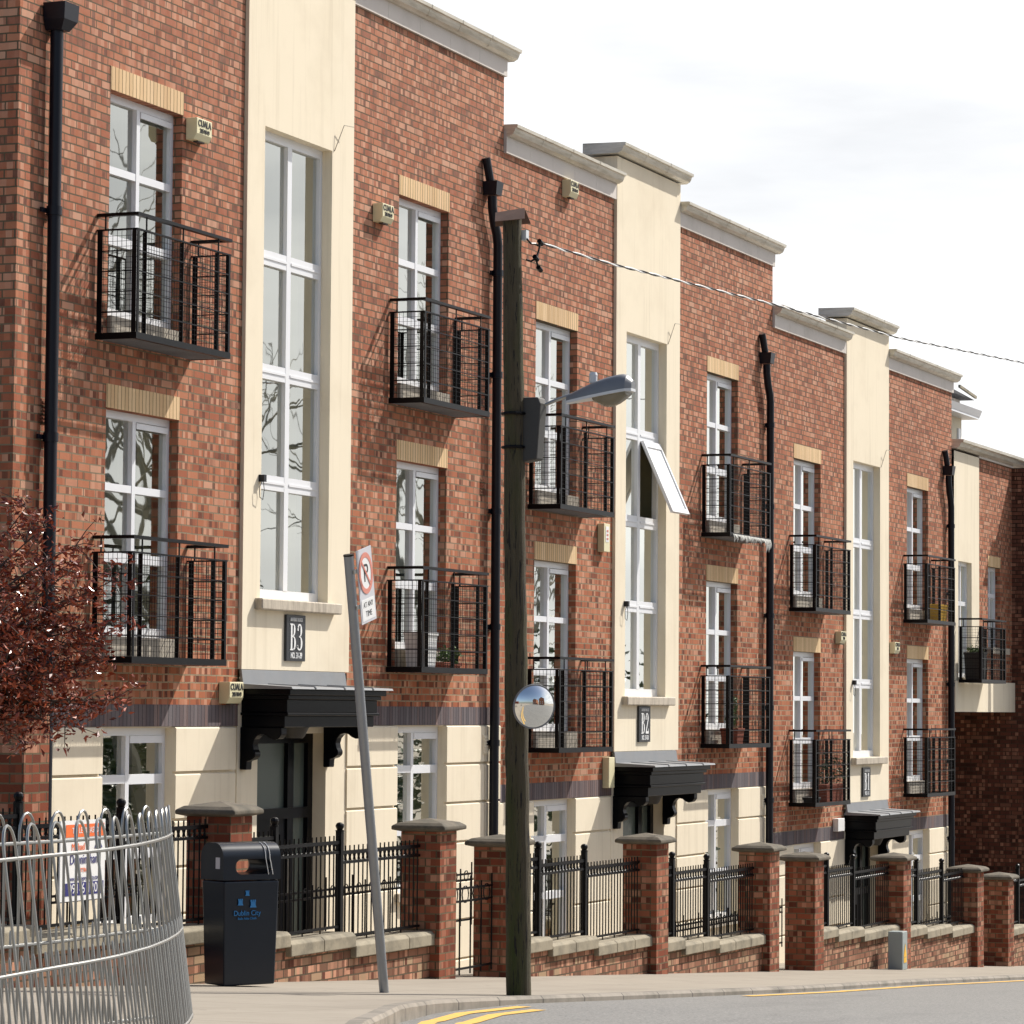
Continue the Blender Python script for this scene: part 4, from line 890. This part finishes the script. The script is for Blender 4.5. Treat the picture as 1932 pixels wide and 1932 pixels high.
# lamp: control box, arm, head
LC = polept(2.24)
t = thing('street_lamp', 'grey street lamp head and black control box strapped to the timber pole', 'street lamp', tuple(LC))
lx, ly = 0.05, -0.10
mb = MB(); mb.prism([(-0.06, -0.27), (0.07, -0.25), (0.10, 0.20), (0.08, 0.25), (-0.06, 0.25)], 'x', -0.03, 0.12)
mb.v = [(x + 0.02, -(y) - 0.16 if False else y * 1.0 * -1 - 0.13, z) for x, y, z in mb.v]; obj('control_box', mb.mesh('control_box', M['timber']), t, bevel=0.012)
mb = MB(); mb.tube([(0.10, -0.20, 0.185), (0.13, -0.30, 0.23), (0.14, -0.40, 0.262), (0.15, -0.50, 0.29)], 0.015, 8); mb.build('arm', M['galv'], t)
mb = MB(); n = 14; secs = []
Y0, Y1 = -0.40, -0.96
for i in range(n + 1):
    k = i / n; y = Y0 + (Y1 - Y0) * k
    wdt = 0.035 + 0.075 * math.sin(min(1, k * 1.35) * math.pi / 2) * (1 if k < 0.85 else math.sqrt(max(0.02, 1 - ((k - 0.85) / 0.153) ** 2)))
    zc = 0.225 + 0.085 * k; hgt = 0.045 + 0.09 * math.sin(min(1, k * 1.25) * math.pi / 2) * (1 if k < 0.8 else math.sqrt(max(0.03, 1 - ((k - 0.8) / 0.205) ** 2)))
    secs.append((y, wdt, zc, hgt))
vs = []; cnt = 9
for y, w_, zc, h_ in secs:
    for j in range(cnt): a = R(180 * j / (cnt - 1)); vs.append((0.15 + w_ * math.cos(a), y, zc + h_ * abs(math.sin(a)) ** 0.7))
fs_ = [(i * cnt + j, i * cnt + j + 1, (i + 1) * cnt + j + 1, (i + 1) * cnt + j) for i in range(n) for j in range(cnt - 1)]
fs_ += [(i * cnt, (i + 1) * cnt, (i + 1) * cnt + cnt - 1, i * cnt + cnt - 1) for i in range(n)] + [tuple(range(cnt)), tuple(range(n * cnt, n * cnt + cnt))]
mb.add(vs, fs_); mb.build('lamp_housing', M['lampgrey'], t, True)
mb = MB(); vs = []
for i, (y, w_, zc, h_) in enumerate(secs):
    for j in range(4): vs.append((0.15 + (w_ + 0.004) * (-1 if j in (0, 3) else 1), y, zc - (0.0 if j < 2 else 0.022)))
mb.add(vs, [(i * 4 + j, i * 4 + (j + 1) % 4, (i + 1) * 4 + (j + 1) % 4, (i + 1) * 4 + j) for i in range(n) for j in range(4)] + [(0, 1, 2, 3), tuple(range(n * 4, n * 4 + 4))]); mb.build('lamp_rim', M['cell'], t)
mb = MB(); vs = []; ks = [s for s in secs[6:14]]
for i, (y, w_, zc, h_) in enumerate(ks):
    dd = 0.085 * math.sin(math.pi * (i + 0.6) / (len(ks) + 0.2)) + 0.008
    for j in range(9): a = R(180 * j / 8); vs.append((0.15 + w_ * 0.9 * math.cos(a), y, zc - 0.022 - dd * math.sin(a)))
k8 = len(ks)
mb.add(vs, [(i * 9 + j, i * 9 + j + 1, (i + 1) * 9 + j + 1, (i + 1) * 9 + j) for i in range(k8 - 1) for j in range(8)] + [tuple(range(9)), tuple(range((k8 - 1) * 9, k8 * 9))]); mb.build('lamp_bowl', M['bowl'], t, True)
mb = MB(); mb.tube([(0.15, -0.62, 0.365), (0.15, -0.62, 0.425)], 0.032, 12); mb.tube([(0.15, -0.62, 0.425), (0.15, -0.62, 0.45)], [0.036, 0.028], 12); mb.build('photocell', M['cell'], t, True)
# mirror
MP = Vector((-4.93, -5.01, 0.018)); nrm = Vector((-0.72, -0.68, -0.12)).normalized()
t = thing('traffic_mirror', 'round convex chrome traffic mirror fixed to the timber pole', 'mirror', tuple(MP))
t.rotation_euler = nrm.to_track_quat('Z', 'Y').to_euler()
rr_ = 0.172; depth = 0.062; Rr = (rr_ ** 2 + depth ** 2) / (2 * depth)
mb = MB(); prof = []
for i in range(15):
    q = rr_ * (1 - i / 14.0); prof.append((q, math.sqrt(Rr * Rr - q * q) - Rr + depth))
mb.lathe((0, 0, 0), prof, 48); mb.build('mirror_dome', M['mirror'], t, True)
mb = MB(); mb.lathe((0, 0, 0), [(0.165, 0.004), (0.178, 0.006), (0.180, -0.006), (0.16, -0.02), (0.05, -0.045), (0.0, -0.05)], 48); mb.build('back_shell', M['lampgrey'], t, True)
mb = MB(); mb.tube([(0, 0, -0.045), (0.0, 0.03, -0.14), (0.0, 0.05, -0.24)], 0.014, 8); mb.build('bracket', M['galv'], t)
# twisted overhead cable
pts0 = [(-4.70, -4.95, 3.755), (-3.1, -4.97, 3.79), (1.33, -5.0, 3.965), (6.28, -5.0, 4.145), (12.33, -5.0, 4.47), (20, -5.0, 5.0), (30, -5.0, 5.85)]
def interp(x):
    for a, b in zip(pts0, pts0[1:]):
        if a[0] <= x <= b[0]:
            k = (x - a[0]) / (b[0] - a[0]); return a[1] + (b[1] - a[1]) * k, a[2] + (b[2] - a[2]) * k
    return pts0[-1][1:]
t = thing('overhead_cable', 'black and white twisted cable running from the timber pole across the sky', 'cable', pts0[0])
for nm, ph, mt_ in (('black_strand', 0, M['iron']), ('white_strand', math.pi, M['white'])):
    mb = MB(); path = []
    x = pts0[0][0]
    while x < 29:
        y, z = interp(x); a = x * 2 * math.pi / 0.62 + ph
        path.append((x - pts0[0][0], y - pts0[0][1] + 0.006 * math.cos(a), z - pts0[0][2] + 0.006 * math.sin(a))); x += 0.08
    mb.tube(path, 0.0065, 6); mb.build(nm, mt_, t, True)

# ------------------------------------------------------------------ leaning sign post
SX, SY = -5.49, -3.98; SZ = g(SX)
t = thing('sign_post', 'leaning grey steel post carrying a no parking sign plate', 'street sign', (SX, SY, SZ))
lean = Vector((-0.76, 0, 1.165 - SZ)); Lh = lean.length; ln = lean.normalized()
t.rotation_euler = (0, -math.atan2(0.76, 1.165 - SZ), 0)
mb = MB(); mb.tube([(0, 0, -0.1), (0, 0, Lh)], 0.038, 14); mb.build('post', M['post'], t, True)
mb = MB(); mb.tube([(0, 0, Lh), (0, 0, Lh + 0.012)], 0.041, 14); mb.build('post_cap', M['iron'], t)
mb = MB(); zc = Lh - 0.26; mb.box(0.035, 0.315, -0.052, -0.046, zc - 0.29, zc + 0.29); pl = mb.build('sign_plate', M['signgrey'], t)
for zq in (0.12, -0.16): mb = MB(); mb.box(-0.02, 0.2, -0.0455, -0.036, zc + zq, zc + zq + 0.03); mb.build('bracket', M['galv'], t)
def disc(mb, cx, cz, r0, r1, y0, y1, n=32, sz=1.25):
    for i in range(n):
        a, b = 2 * math.pi * i / n, 2 * math.pi * (i + 1) / n
        P = [(cx + r1 * math.cos(a), cz + sz * r1 * math.sin(a)), (cx + r1 * math.cos(b), cz + sz * r1 * math.sin(b))]
        if r0 > 0: P += [(cx + r0 * math.cos(b), cz + sz * r0 * math.sin(b)), (cx + r0 * math.cos(a), cz + sz * r0 * math.sin(a))]
        else: P += [(cx, cz)]
        mb.prism(P, 'y', y0, y1)
cx, cz = 0.175, zc + 0.095
mb = MB(); disc(mb, cx, cz, 0, 0.118, -0.0545, -0.0522); mb.build('sign_white', M['white'], pl)
mb = MB(); disc(mb, cx, cz, 0.098, 0.130, -0.057, -0.0546); mb.bar((cx - 0.068, -0.0578, cz + 0.095), (cx + 0.068, -0.0578, cz - 0.095), 0.002, 0.018, Vector((0, 0, 1))); mb.build('prohibition_ring', M['red'], pl)
lettering('lettering', 'P', 0.20, M['ink'], pl, cx, -0.0552, cz - 0.005, 1.0, 0.0, depth=0.0006)
mb = MB(); mb.box(0.055, 0.295, -0.0545, -0.0522, zc - 0.27, zc - 0.105); mb.build('sign_white', M['white'], pl)
lettering('lettering', 'AT ANY', 0.06, M['ink'], pl, cx, -0.0552, zc - 0.15, 0.85, depth=0.0006); lettering('lettering', 'TIME', 0.065, M['ink'], pl, cx, -0.0552, zc - 0.222, 0.85, depth=0.0006)

# ------------------------------------------------------------------ litter bin
bdir = math.atan2(-0.52, 0.854)
BPX, BPY = -5.67, -2.66
t = thing('litter_bin', 'dark navy street litter bin with a hooded top and a light blue council logo', 'litter bin', (BPX, BPY, g(BPX)), bdir)
Wb, Db = 0.52, 0.34
mb = MB()
body = [(0.0, 0.0), (Wb, 0.0), (Wb, 0.86), (0.0, 0.86)]
mb.add([(0.02, 0.02, 0.0), (Wb - 0.02, 0.02, 0.0), (Wb - 0.02, Db - 0.02, 0.0), (0.02, Db - 0.02, 0.0), (0, 0, 0.83), (Wb, 0, 0.83), (Wb, Db, 0.83), (0, Db, 0.83)],
       [(0, 1, 2, 3), (4, 5, 6, 7), (0, 1, 5, 4), (1, 2, 6, 5), (2, 3, 7, 6), (3, 0, 4, 7)])
obj('bin_body', mb.mesh('bin_body', M['binblue']), t, bevel=0.012)
# hood: barrel top with an oval slot through front and back
hz0, hz1 = 0.84, 1.135; rc = 0.12
def hood_poly(off):  # outline in (y,z) of front half rounded
    pts = [(0 + off, hz0)]
    for i in range(9): a = R(180 - 90 * i / 8); pts.append((rc + off + (rc) * math.cos(a), hz1 - rc + (rc - off) * math.sin(a)))
    for i in range(9): a = R(90 - 90 * i / 8); pts.append((Db - rc - off + rc * math.cos(a), hz1 - rc + (rc - off) * math.sin(a)))
    pts.append((Db - off, hz0)); return pts
hd = MB(); hd.prism(hood_poly(0.0), 'x', -0.012, Wb + 0.012)
ho = hd.build('bin_hood', M['binblue'], t, True)
ct = MB(); n = 28; sx_, sz_ = 0.17, 0.062; pts = []
for i in range(n):
    a = 2 * math.pi * i / n; ca, sa = math.cos(a), math.sin(a)
    pts.append((Wb * 0.53 + (0.11 if ca > 0 else -0.11) + sz_ * ca, 0.945 + sz_ * sa))
ct.prism(pts, 'y', -0.1, Db + 0.1); cut = ct.build('slot_cutter', M['binblue'], t)
md = ho.modifiers.new('slot', 'BOOLEAN'); md.object = cut; md.operation = 'DIFFERENCE'; md.solver = 'EXACT'
bpy.context.view_layer.update(); dg = bpy.context.evaluated_depsgraph_get(); nm_ = bpy.data.meshes.new_from_object(ho.evaluated_get(dg)); ho.modifiers.clear(); ho.data = nm_; bpy.data.objects.remove(cut)
mb = MB()
for xx in (0.385, 0.425):
    pts = [(xx + 0.012 * i, -0.0035 + (0.0 if i < 6 else 0), 1.02 - 0.02 * i) for i in range(0)]
    path = [(xx, rc + rc * math.cos(R(a)) - 0.001 - 0.003 * 1, hz1 - rc + (rc + 0.003) * math.sin(R(a))) for a in range(100, 181, 10)] + [(xx + 0.01, -0.005, 0.97), (xx + 0.03, -0.005, 0.88)]
    mb.tube(path, 0.0035, 5)
mb.build('scratch_stripe', M['white'], ho)
for (cx, cz, s) in ((0.15, 0.665, 0.052), (0.27, 0.65, 0.062), (0.215, 0.735, 0.042)):
    y0, y1 = -0.0068, -0.003; mb = MB()
    mb.prism([(cx - s / 2, cz - s / 2), (cx + s / 2, cz - s / 2), (cx + s * 0.36, cz - s * 0.2), (cx + s * 0.36, cz + s * 0.25), (cx - s * 0.36, cz + s * 0.25), (cx - s * 0.36, cz - s * 0.2)], 'y', y0, y1)
    for q in (-0.42, -0.12, 0.18): mb.box(cx + q * s, cx + (q + 0.22) * s, y0, y1, cz + s * 0.2505, cz + s * 0.5)
    mb.build('castle_emblem', M['logoblue'], t)
lettering('lettering', 'Dublin City', 0.058, M['logoblue'], t, 0.215, -0.005, 0.575, 0.95, depth=0.002); lettering('lettering', 'Baile Atha Cliath', 0.026, M['logoblue'], t, 0.215, -0.005, 0.533, 1.0, depth=0.002)
mb = MB(); mb.box(-0.0165, -0.0125, 0.05, 0.11, 0.93, 1.02); mb.build('label_plate', M['signgrey'], t)

# ------------------------------------------------------------------ estate agent board, cabinet
t = thing('letting_board', 'white estate agent board with orange banner and navy phone strip on the railings', 'board', (-7.42, BY - 0.06, g(-7.4)))
zb = -1.46 - g(-7.4); mb = MB(); mb.box(-0.36, 0.33, -0.012, 0, zb, zb + 0.60); mb.build('panel', M['white'], t)
mb = MB(); mb.box(-0.28, 0.31, -0.0145, -0.0125, zb + 0.475, zb + 0.57); mb.build('banner', M['orange'], t)
mb = MB(); mb.box(-0.28, 0.31, -0.0145, -0.0125, zb + 0.04, zb + 0.135); mb.build('banner', M['navy'], t)
def L_(txt, size, mt_, x, z, sx=1.0): lettering('lettering', txt, size, mt_, t, x, -0.0155, z, sx, depth=0.0008)
L_('TO LET/LEASED', 0.062, M['white'], 0.015, zb + 0.522, 0.95); L_('Michael', 0.075, M['orange'], -0.09, zb + 0.40, 0.9); L_('Dunningham', 0.105, M['navy'], 0.01, zb + 0.305, 0.85)
L_('LETTINGS', 0.045, M['orange'], 0.0, zb + 0.225, 0.9); L_('www.galwayproperty.com', 0.052, M['navy'], 0.0, zb + 0.165, 0.9); L_('091-6 1201', 0.105, M['white'], 0.015, zb + 0.087, 1.05)
mb = MB(); mb.prism([(0.16, zb + 0.385), (0.28, zb + 0.385), (0.25, zb + 0.43), (0.22, zb + 0.455), (0.19, zb + 0.43)], 'y', -0.0165, -0.0145); mb.build('emblem', M['navy'], t)
t = thing('service_cabinet', 'small grey electrical cabinet with a yellow warning label against the low wall', 'cabinet', (15.72, BY - 0.16, g(15.7)))
mb = MB(); mb.box(-0.13, 0.13, -0.09, 0.12, 0, 0.53); obj('casing', mb.mesh('casing', M['steelbox']), t, bevel=0.01)
mb = MB(); mb.prism([(-0.08, 0.18), (0.08, 0.18), (0.0, 0.36)], 'y', -0.095, -0.0905); mb.box(-0.07, 0.07, -0.095, -0.0905, 0.10, 0.17); mb.build('warning_label', M['signyellow'], t)

# ------------------------------------------------------------------ curved galvanised hoop fence in the foreground
FAR = [(-16.448, -6.653), (-16.277, -6.674), (-16.109, -6.69), (-15.944, -6.698), (-15.777, -6.711), (-15.63, -6.728), (-15.467, -6.729), (-15.287, -6.722), (-15.106, -6.714), (-14.937, -6.705), (-14.76, -6.688), (-14.583, -6.672), (-14.467, -6.67)]
NEAR = [(-14.44, -6.71), (-14.611, -6.792), (-14.877, -6.91), (-15.101, -6.998), (-15.327, -7.082), (-15.556, -7.158), (-15.787, -7.23), (-16.013, -7.285), (-16.25, -7.342), (-16.482, -7.382), (-16.729, -7.413), (-16.97, -7.432), (-17.209, -7.455), (-17.447, -7.481), (-17.684, -7.51), (-17.928, -7.547), (-18.137, -7.565)]
CUR = FAR + NEAR
def catmull(P, n=8):
    out = []
    for i in range(len(P) - 1):
        p0 = P[max(0, i - 1)]; p1 = P[i]; p2 = P[i + 1]; p3 = P[min(len(P) - 1, i + 2)]
        for k in range(n):
            t_ = k / n
            out.append(tuple(0.5 * ((2 * p1[d]) + (-p0[d] + p2[d]) * t_ + (2 * p0[d] - 5 * p1[d] + 4 * p2[d] - p3[d]) * t_ ** 2 + (-p0[d] + 3 * p1[d] - 3 * p2[d] + p3[d]) * t_ ** 3) for d in (0, 1)))
    return out + [P[-1]]
fine = catmull(CUR); acc = [0]
for a, b in zip(fine, fine[1:]): acc.append(acc[-1] + math.hypot(b[0] - a[0], b[1] - a[1]))
LT = acc[-1]
turn = acc[8 * (len(FAR) - 1)]
def fp(s):
    s = max(0, min(LT, s))
    for i in range(len(acc) - 1):
        if acc[i + 1] >= s: k = (s - acc[i]) / max(1e-6, acc[i + 1] - acc[i]); return Vector((fine[i][0] + (fine[i + 1][0] - fine[i][0]) * k, fine[i][1] + (fine[i + 1][1] - fine[i][1]) * k, 0))
    return Vector((*fine[-1], 0))
lat = Vector((0.37, -0.93, 0))
def F(s, z):     # point on the fence at height z; near side leans back to the left
    k = min(1, max(0, (s - turn + 0.5) / 0.6)); lean = (0.0 + 0.125 * k) * (-0.51 - z)
    p = fp(s) + lat * lean; p.z = z; return p
t = thing('hoop_fence', 'curved galvanised steel hoop top fence in the left foreground', 'fence', (-15.0, -6.9, g(-15)))
FO = Vector((-15.0, -6.9, g(-15)))
for z, r_ in ((-0.648, 0.009), (-1.125, 0.009), (-1.56, 0.009)):
    mb = MB(); mb.tube([F(LT * i / 160, z) - FO for i in range(161)], r_, 7); mb.build('rail', M['galv'], t, True)
pitch = 0.25; s = 0.03; nh = 0
ghl = MB()
while s + 0.1 < LT:
    w = 0.125; base = g(-15.5) + 0.03
    left = [F(s, z) for z in (base, -1.125, -0.85, -0.60)]; right = [F(s + w, z) for z in (-0.60, -0.85, -1.125, base)]
    arc = []
    for k in range(1, 8):
        a = math.pi * k / 8; arc.append(F(s + w / 2 - w / 2 * math.cos(a), -0.602 + 0.095 * math.sin(a)))
    mb = MB(); mb.tube([p - FO for p in left + arc + right], 0.0068, 7); mb.build('hoop', M['galv'], t, True)
    for q in (s + w / 2, s + w * 1.5):
        if q < LT:
            mb = MB(); mb.tube([F(q, base) - FO, F(q, -1.125) - FO, F(q, -1.065) - FO, F(q, -1.05) - FO], [0.0065, 0.0065, 0.0065, 0.003], 6); mb.build('spike_bar', M['galv'], t, True)
    s += pitch; nh += 1

# ------------------------------------------------------------------ plants
def leaf_cluster(mb, rnd, c, n, spread, size, flat=0.6):
    for _ in range(n):
        p = c + Vector((rnd.gauss(0, spread), rnd.gauss(0, spread), rnd.gauss(0, spread * 0.8)))
        a = Vector((rnd.gauss(0, 1), rnd.gauss(0, 1), rnd.gauss(0, flat))).normalized(); b = a.cross(Vector((rnd.gauss(0, 1), rnd.gauss(0, 1), rnd.gauss(0, 1)))).normalized()
        s_ = size * rnd.uniform(0.6, 1.25); w_ = s_ * 0.42; n_ = a.cross(b).normalized() * s_ * 0.12
        mb.add([p - a * s_ * 0.5, p - a * s_ * 0.1 + b * w_ * 0.5 + n_, p + a * s_ * 0.5, p - a * s_ * 0.1 - b * w_ * 0.5 + n_], [(0, 1, 2), (0, 2, 3)])
t = thing('plum_tree', 'purple leaved plum tree whose crown enters the photo from the left edge', 'tree', (-12.95, -3.9, g(-12.9)))
TO = Vector((-12.95, -3.9, g(-12.9))); rnd = random.Random(11)
tr = MB(); tr.tube([(0, 0, -0.1), (0.02, 0.01, 0.7), (0.05, -0.02, 1.3), (0.08, -0.05, 1.7)], [0.06, 0.05, 0.042, 0.035], 10)
lf = MB()
camx = lat
# boughs reach out; crown centre
CC = Vector((0.25, -0.36, 2.15))
ends = []
for i in range(30):
    th = rnd.uniform(0, 2 * math.pi); el_ = rnd.uniform(-0.3, 1.0); rad = rnd.uniform(0.75, 1.12)
    d = Vector((math.cos(th) * math.cos(el_), math.sin(th) * math.cos(el_), math.sin(el_)))
    e = CC + Vector((d.x * rad * 0.9, d.y * rad * 0.9, d.z * rad * 0.85 - 0.1)); ends.append(e)
# arching sprays on the street side, low right of the crown
for (dx, dz) in ((0.93, 0.55), (1.02, -0.02), (1.0, -0.38), (0.86, -0.50), (0.72, 0.66), (0.62, -0.60), (0.98, -0.22), (0.55, 0.78), (0.93, 0.22), (1.12, -0.35), (1.1, -0.12), (1.13, 0.1), (0.8, -0.42), (0.7, -0.2), (0.75, 0.1), (0.6, 0.4), (0.5, -0.45), (0.9, 0.4), (1.05, 0.35)):
    e = CC + lat * dx * 0.92 + Vector((0, 0, dz)) + Vector((rnd.uniform(-.15, .15), 0, 0)); ends.append(e)
st = Vector((0.08, -0.05, 1.7))
for e in ends:
    mid = st + (e - st) * 0.5 + Vector((rnd.uniform(-.1, .1), rnd.uniform(-.1, .1), rnd.uniform(0.0, 0.22)))
    path = []
    for k in range(9):
        q = k / 8; path.append(st * (1 - q) ** 2 + mid * 2 * q * (1 - q) + e * q * q)
    tr.tube(path, [0.016 * (1 - 0.85 * k / 8) for k in range(9)], 6)
    for k in range(2, 9):
        for _ in range(5):
            dirv = Vector((rnd.gauss(0, 1), rnd.gauss(0, 1), rnd.gauss(0.2, 0.8))).normalized(); ln_ = rnd.uniform(0.06, 0.24)
            tip = path[k] + dirv * ln_; tr.tube([path[k], (path[k] + tip) / 2 + Vector((0, 0, 0.01)), tip], [0.004, 0.003, 0.0015], 4)
            leaf_cluster(lf, rnd, path[k] + dirv * ln_ * 0.5, 6, 0.04, 0.048); leaf_cluster(lf, rnd, tip, 7, 0.03, 0.050)
    leaf_cluster(lf, rnd, e, 16, 0.05, 0.046)
tr.build('trunk', M['bark'], t); lf.build('crown', M['plum'], t)

def bare_tree(x, y, h, seed, label):
    rnd = random.Random(seed); t = thing('bare_tree', label, 'tree', (x, y, g(min(x, 60))), 0, 'bare trees across the street'); mb = MB()
    def grow(p, d, ln_, r_, lv):
        pts = [p]; q = p.copy(); dd = d.copy()
        for _ in range(4): dd = (dd + Vector((rnd.gauss(0, .13), rnd.gauss(0, .13), rnd.gauss(0.03, .08)))).normalized(); q = q + dd * ln_ / 4; pts.append(q.copy())
        mb.tube(pts, [r_ * (1 - 0.1 * i) for i in range(5)], 5 if lv < 3 else 3, False)
        if lv >= 6: return
        for _ in range(3 if lv < 4 else 2):
            k = rnd.choice((2, 3, 4)); a = (dd + Vector((rnd.gauss(0, .6), rnd.gauss(0, .6), rnd.gauss(0.1, .35)))).normalized(); grow(pts[k], a, ln_ * rnd.uniform(.6, .8), r_ * 0.58, lv + 1)
    grow(Vector((0, 0, -0.2)), Vector((0, 0, 1)), h * 0.3, h * 0.012, 0); mb.build('trunk', M['greybark'], t)
bare_tree(36, -19, 25, 5, 'bare branched tree across the street, mirrored in the left doors of block B3')
bare_tree(44, -21, 25, 6, 'bare tree across the street, mirrored in the stair window of block B3')
bare_tree(53, -20, 22, 7, 'bare tree across the street, mirrored in the right doors of block B3')
def bush(x, y, w, h, seed, mat_, label, z=None, n=1400, size=0.22, name='evergreen_bush', grp='evergreens across the street', cat='bush'):
    rnd = random.Random(seed); t = thing(name, label, cat, (x, y, g(min(x, 60)) if z is None else z), 0, grp); mb = MB()
    for _ in range(n):
        th = rnd.uniform(0, 6.28); el_ = rnd.uniform(0, 1.5); rr_ = rnd.uniform(0.55, 1.0) * (1 + 0.25 * math.sin(3 * th + seed))
        c = Vector((w * rr_ * math.cos(th) * math.cos(el_), w * rr_ * math.sin(th) * math.cos(el_), h * (0.15 + 0.85 * rr_ * math.sin(el_)))); leaf_cluster(mb, rnd, c, 2, size * 0.6, size)
    mb.build('crown', M[mat_], t); tk = MB(); tk.tube([(0, 0, -0.1), (0, 0, h * 0.5)], [w * 0.06, w * 0.03], 6); tk.build('trunk', M['bark'], t)
bush(36, -24, 5, 7, 1, 'darkgreen', 'dark evergreen across the street behind the first bare tree', n=2500, size=0.4)
bush(50, -26, 6, 8, 2, 'darkgreen', 'wide evergreen across the street behind the second bare tree', n=2500, size=0.4)
bush(68, -24, 7, 8, 3, 'darkgreen', 'furthest evergreen across the street', n=2500, size=0.4)
# houses behind the photographer, caught in the round mirror
def plain_house(x, y, w, d, h, rz, label):
    t = thing('brick_house', label, 'house', (x, y, g(x) - 0.1), rz, 'brick houses across the street')
    mb = MB(); mb.box(0, w, 0, d, 0, h); mb.prism([(0, h), (w, h), (w / 2, h + 2.4)], 'y', 0, d); mb.build('brick_wall', M['brick'], t)
    mb = MB(); mb.prism([(-0.3, h - 0.25), (w / 2, h + 2.42), (w + 0.3, h - 0.25), (w + 0.3, h - 0.05), (w / 2, h + 2.65), (-0.3, h - 0.05)], 'y', -0.3, d + 0.3); mb.build('roof', M['asphaltroof'], t)
    for q in (0.22, 0.62):
        for z in (1.0, 3.6):
            mb = MB(); mb.box(w * q, w * q + 1.1, -0.03, 0.02, z, z + 1.3); mb.box(w * q, w * q + 1.1, d - 0.02, d + 0.03, z, z + 1.3); mb.build('window', M['upvc'], t)
plain_house(-30, -44, 11, 8, 9.0, 0.15, 'gabled brick house across the street, seen in the round mirror')
plain_house(-14, -42, 11, 8, 9.0, 0.0, 'second gabled brick house across the street, seen in the round mirror')

# ------------------------------------------------------------------ things left on the balconies
def pot(x, y, z, w, d, h, mat_, name, label, cat, plant=None, seed=1, ph=0.35):
    t = thing(name, label, cat, (x, y, z)); mb = MB(); k = 0.85
    mb.add([(-w / 2 * k, -d / 2 * k, 0), (w / 2 * k, -d / 2 * k, 0), (w / 2 * k, d / 2 * k, 0), (-w / 2 * k, d / 2 * k, 0), (-w / 2, -d / 2, h), (w / 2, -d / 2, h), (w / 2, d / 2, h), (-w / 2, d / 2, h)],
           [(0, 1, 2, 3), (4, 5, 6, 7), (0, 1, 5, 4), (1, 2, 6, 5), (2, 3, 7, 6), (3, 0, 4, 7)])
    mb.box(-w / 2 - 0.008, w / 2 + 0.008, -d / 2 - 0.008, d / 2 + 0.008, h - 0.035, h + 0.004)
    obj('container', mb.mesh('container', M[mat_]), t, bevel=0.006)
    if plant:
        rnd = random.Random(seed); lf = MB()
        for _ in range(70):
            a = rnd.uniform(0, 6.28); r_ = rnd.uniform(0, 1) * w * 0.5; leaf_cluster(lf, rnd, Vector((r_ * math.cos(a), r_ * math.sin(a) * 0.5, h + rnd.uniform(0.02, ph))), 3, 0.03, 0.07)
        lf.build('foliage', M[plant], t)
Z1, Z0_ = 3.32, 0.395
pot(14.95, -0.25, Z0_ - 0.91, 0.30, 0.26, 0.26, 'terracotta', 'plant_pot', 'terracotta pot with a leafy green plant on the lower right balcony of block B2', 'plant pot', 'green', 2, 0.42)
pot(3.95, -0.22, Z0_ + 0.01, 0.36, 0.25, 0.42, 'white', 'cool_box', 'white cool box in the left corner of the lower right balcony of block B3', 'cool box')
pot(4.62, -0.24, Z0_ + 0.01, 0.5, 0.16, 0.10, 'terracotta', 'planter', 'low planter of greenery on the lower right balcony of block B3', 'planter', 'green', 4, 0.12)
pot(19.9, -0.22, Z0_ - 1.82, 1.0, 0.2, 0.30, 'terracotta', 'planter', 'long terracotta planter with green shrub on the lower left balcony of block B1', 'planter', 'darkgreen', 5, 0.42)
pot(18.95, -0.22, Z0_ - 1.82, 0.25, 0.2, 0.12, 'timber', 'planter', 'small dark planter at the left end of the lower left balcony of block B1', 'planter')
pot(26.55, -0.22, Z1 - 1.82, 0.62, 0.2, 0.34, 'signyellow', 'storage_crate', 'yellow orange crate on the upper right balcony of block B1', 'crate')
pot(29.0, -0.28, 0.56, 0.5, 0.3, 0.50, 'timber', 'plant_tub', 'dark tub with low green plants on the balcony of the end block', 'plant tub', 'green', 6, 0.06)

# torn pale cloth hanging on the lower rail of the upper right balcony of B2
t = thing('cloth_rag', 'torn pale cloth strips hanging under the upper right balcony of block B2', 'cloth', (15.2, -0.45, 3.32 - 0.91)); rnd = random.Random(8); mb = MB()
x = -0.85
while x < 0.85:
    w_ = rnd.uniform(0.03, 0.07); h_ = rnd.uniform(0.03, 0.13) + (0.09 if x > 0.6 else 0)
    pts = [(x, -0.0, 0.03), (x + w_, 0.0, 0.03), (x + w_ * 0.9, -0.02, 0.03 - h_ * 0.6), (x + w_ * rnd.uniform(.2, .7), -0.01, 0.03 - h_), (x + 0.01, -0.015, 0.02 - h_ * 0.3)]
    mb.add(pts, [(0, 1, 2, 3, 4)]); x += w_ * rnd.uniform(0.9, 1.3)
mb.build('fabric', M['curtain'], t)
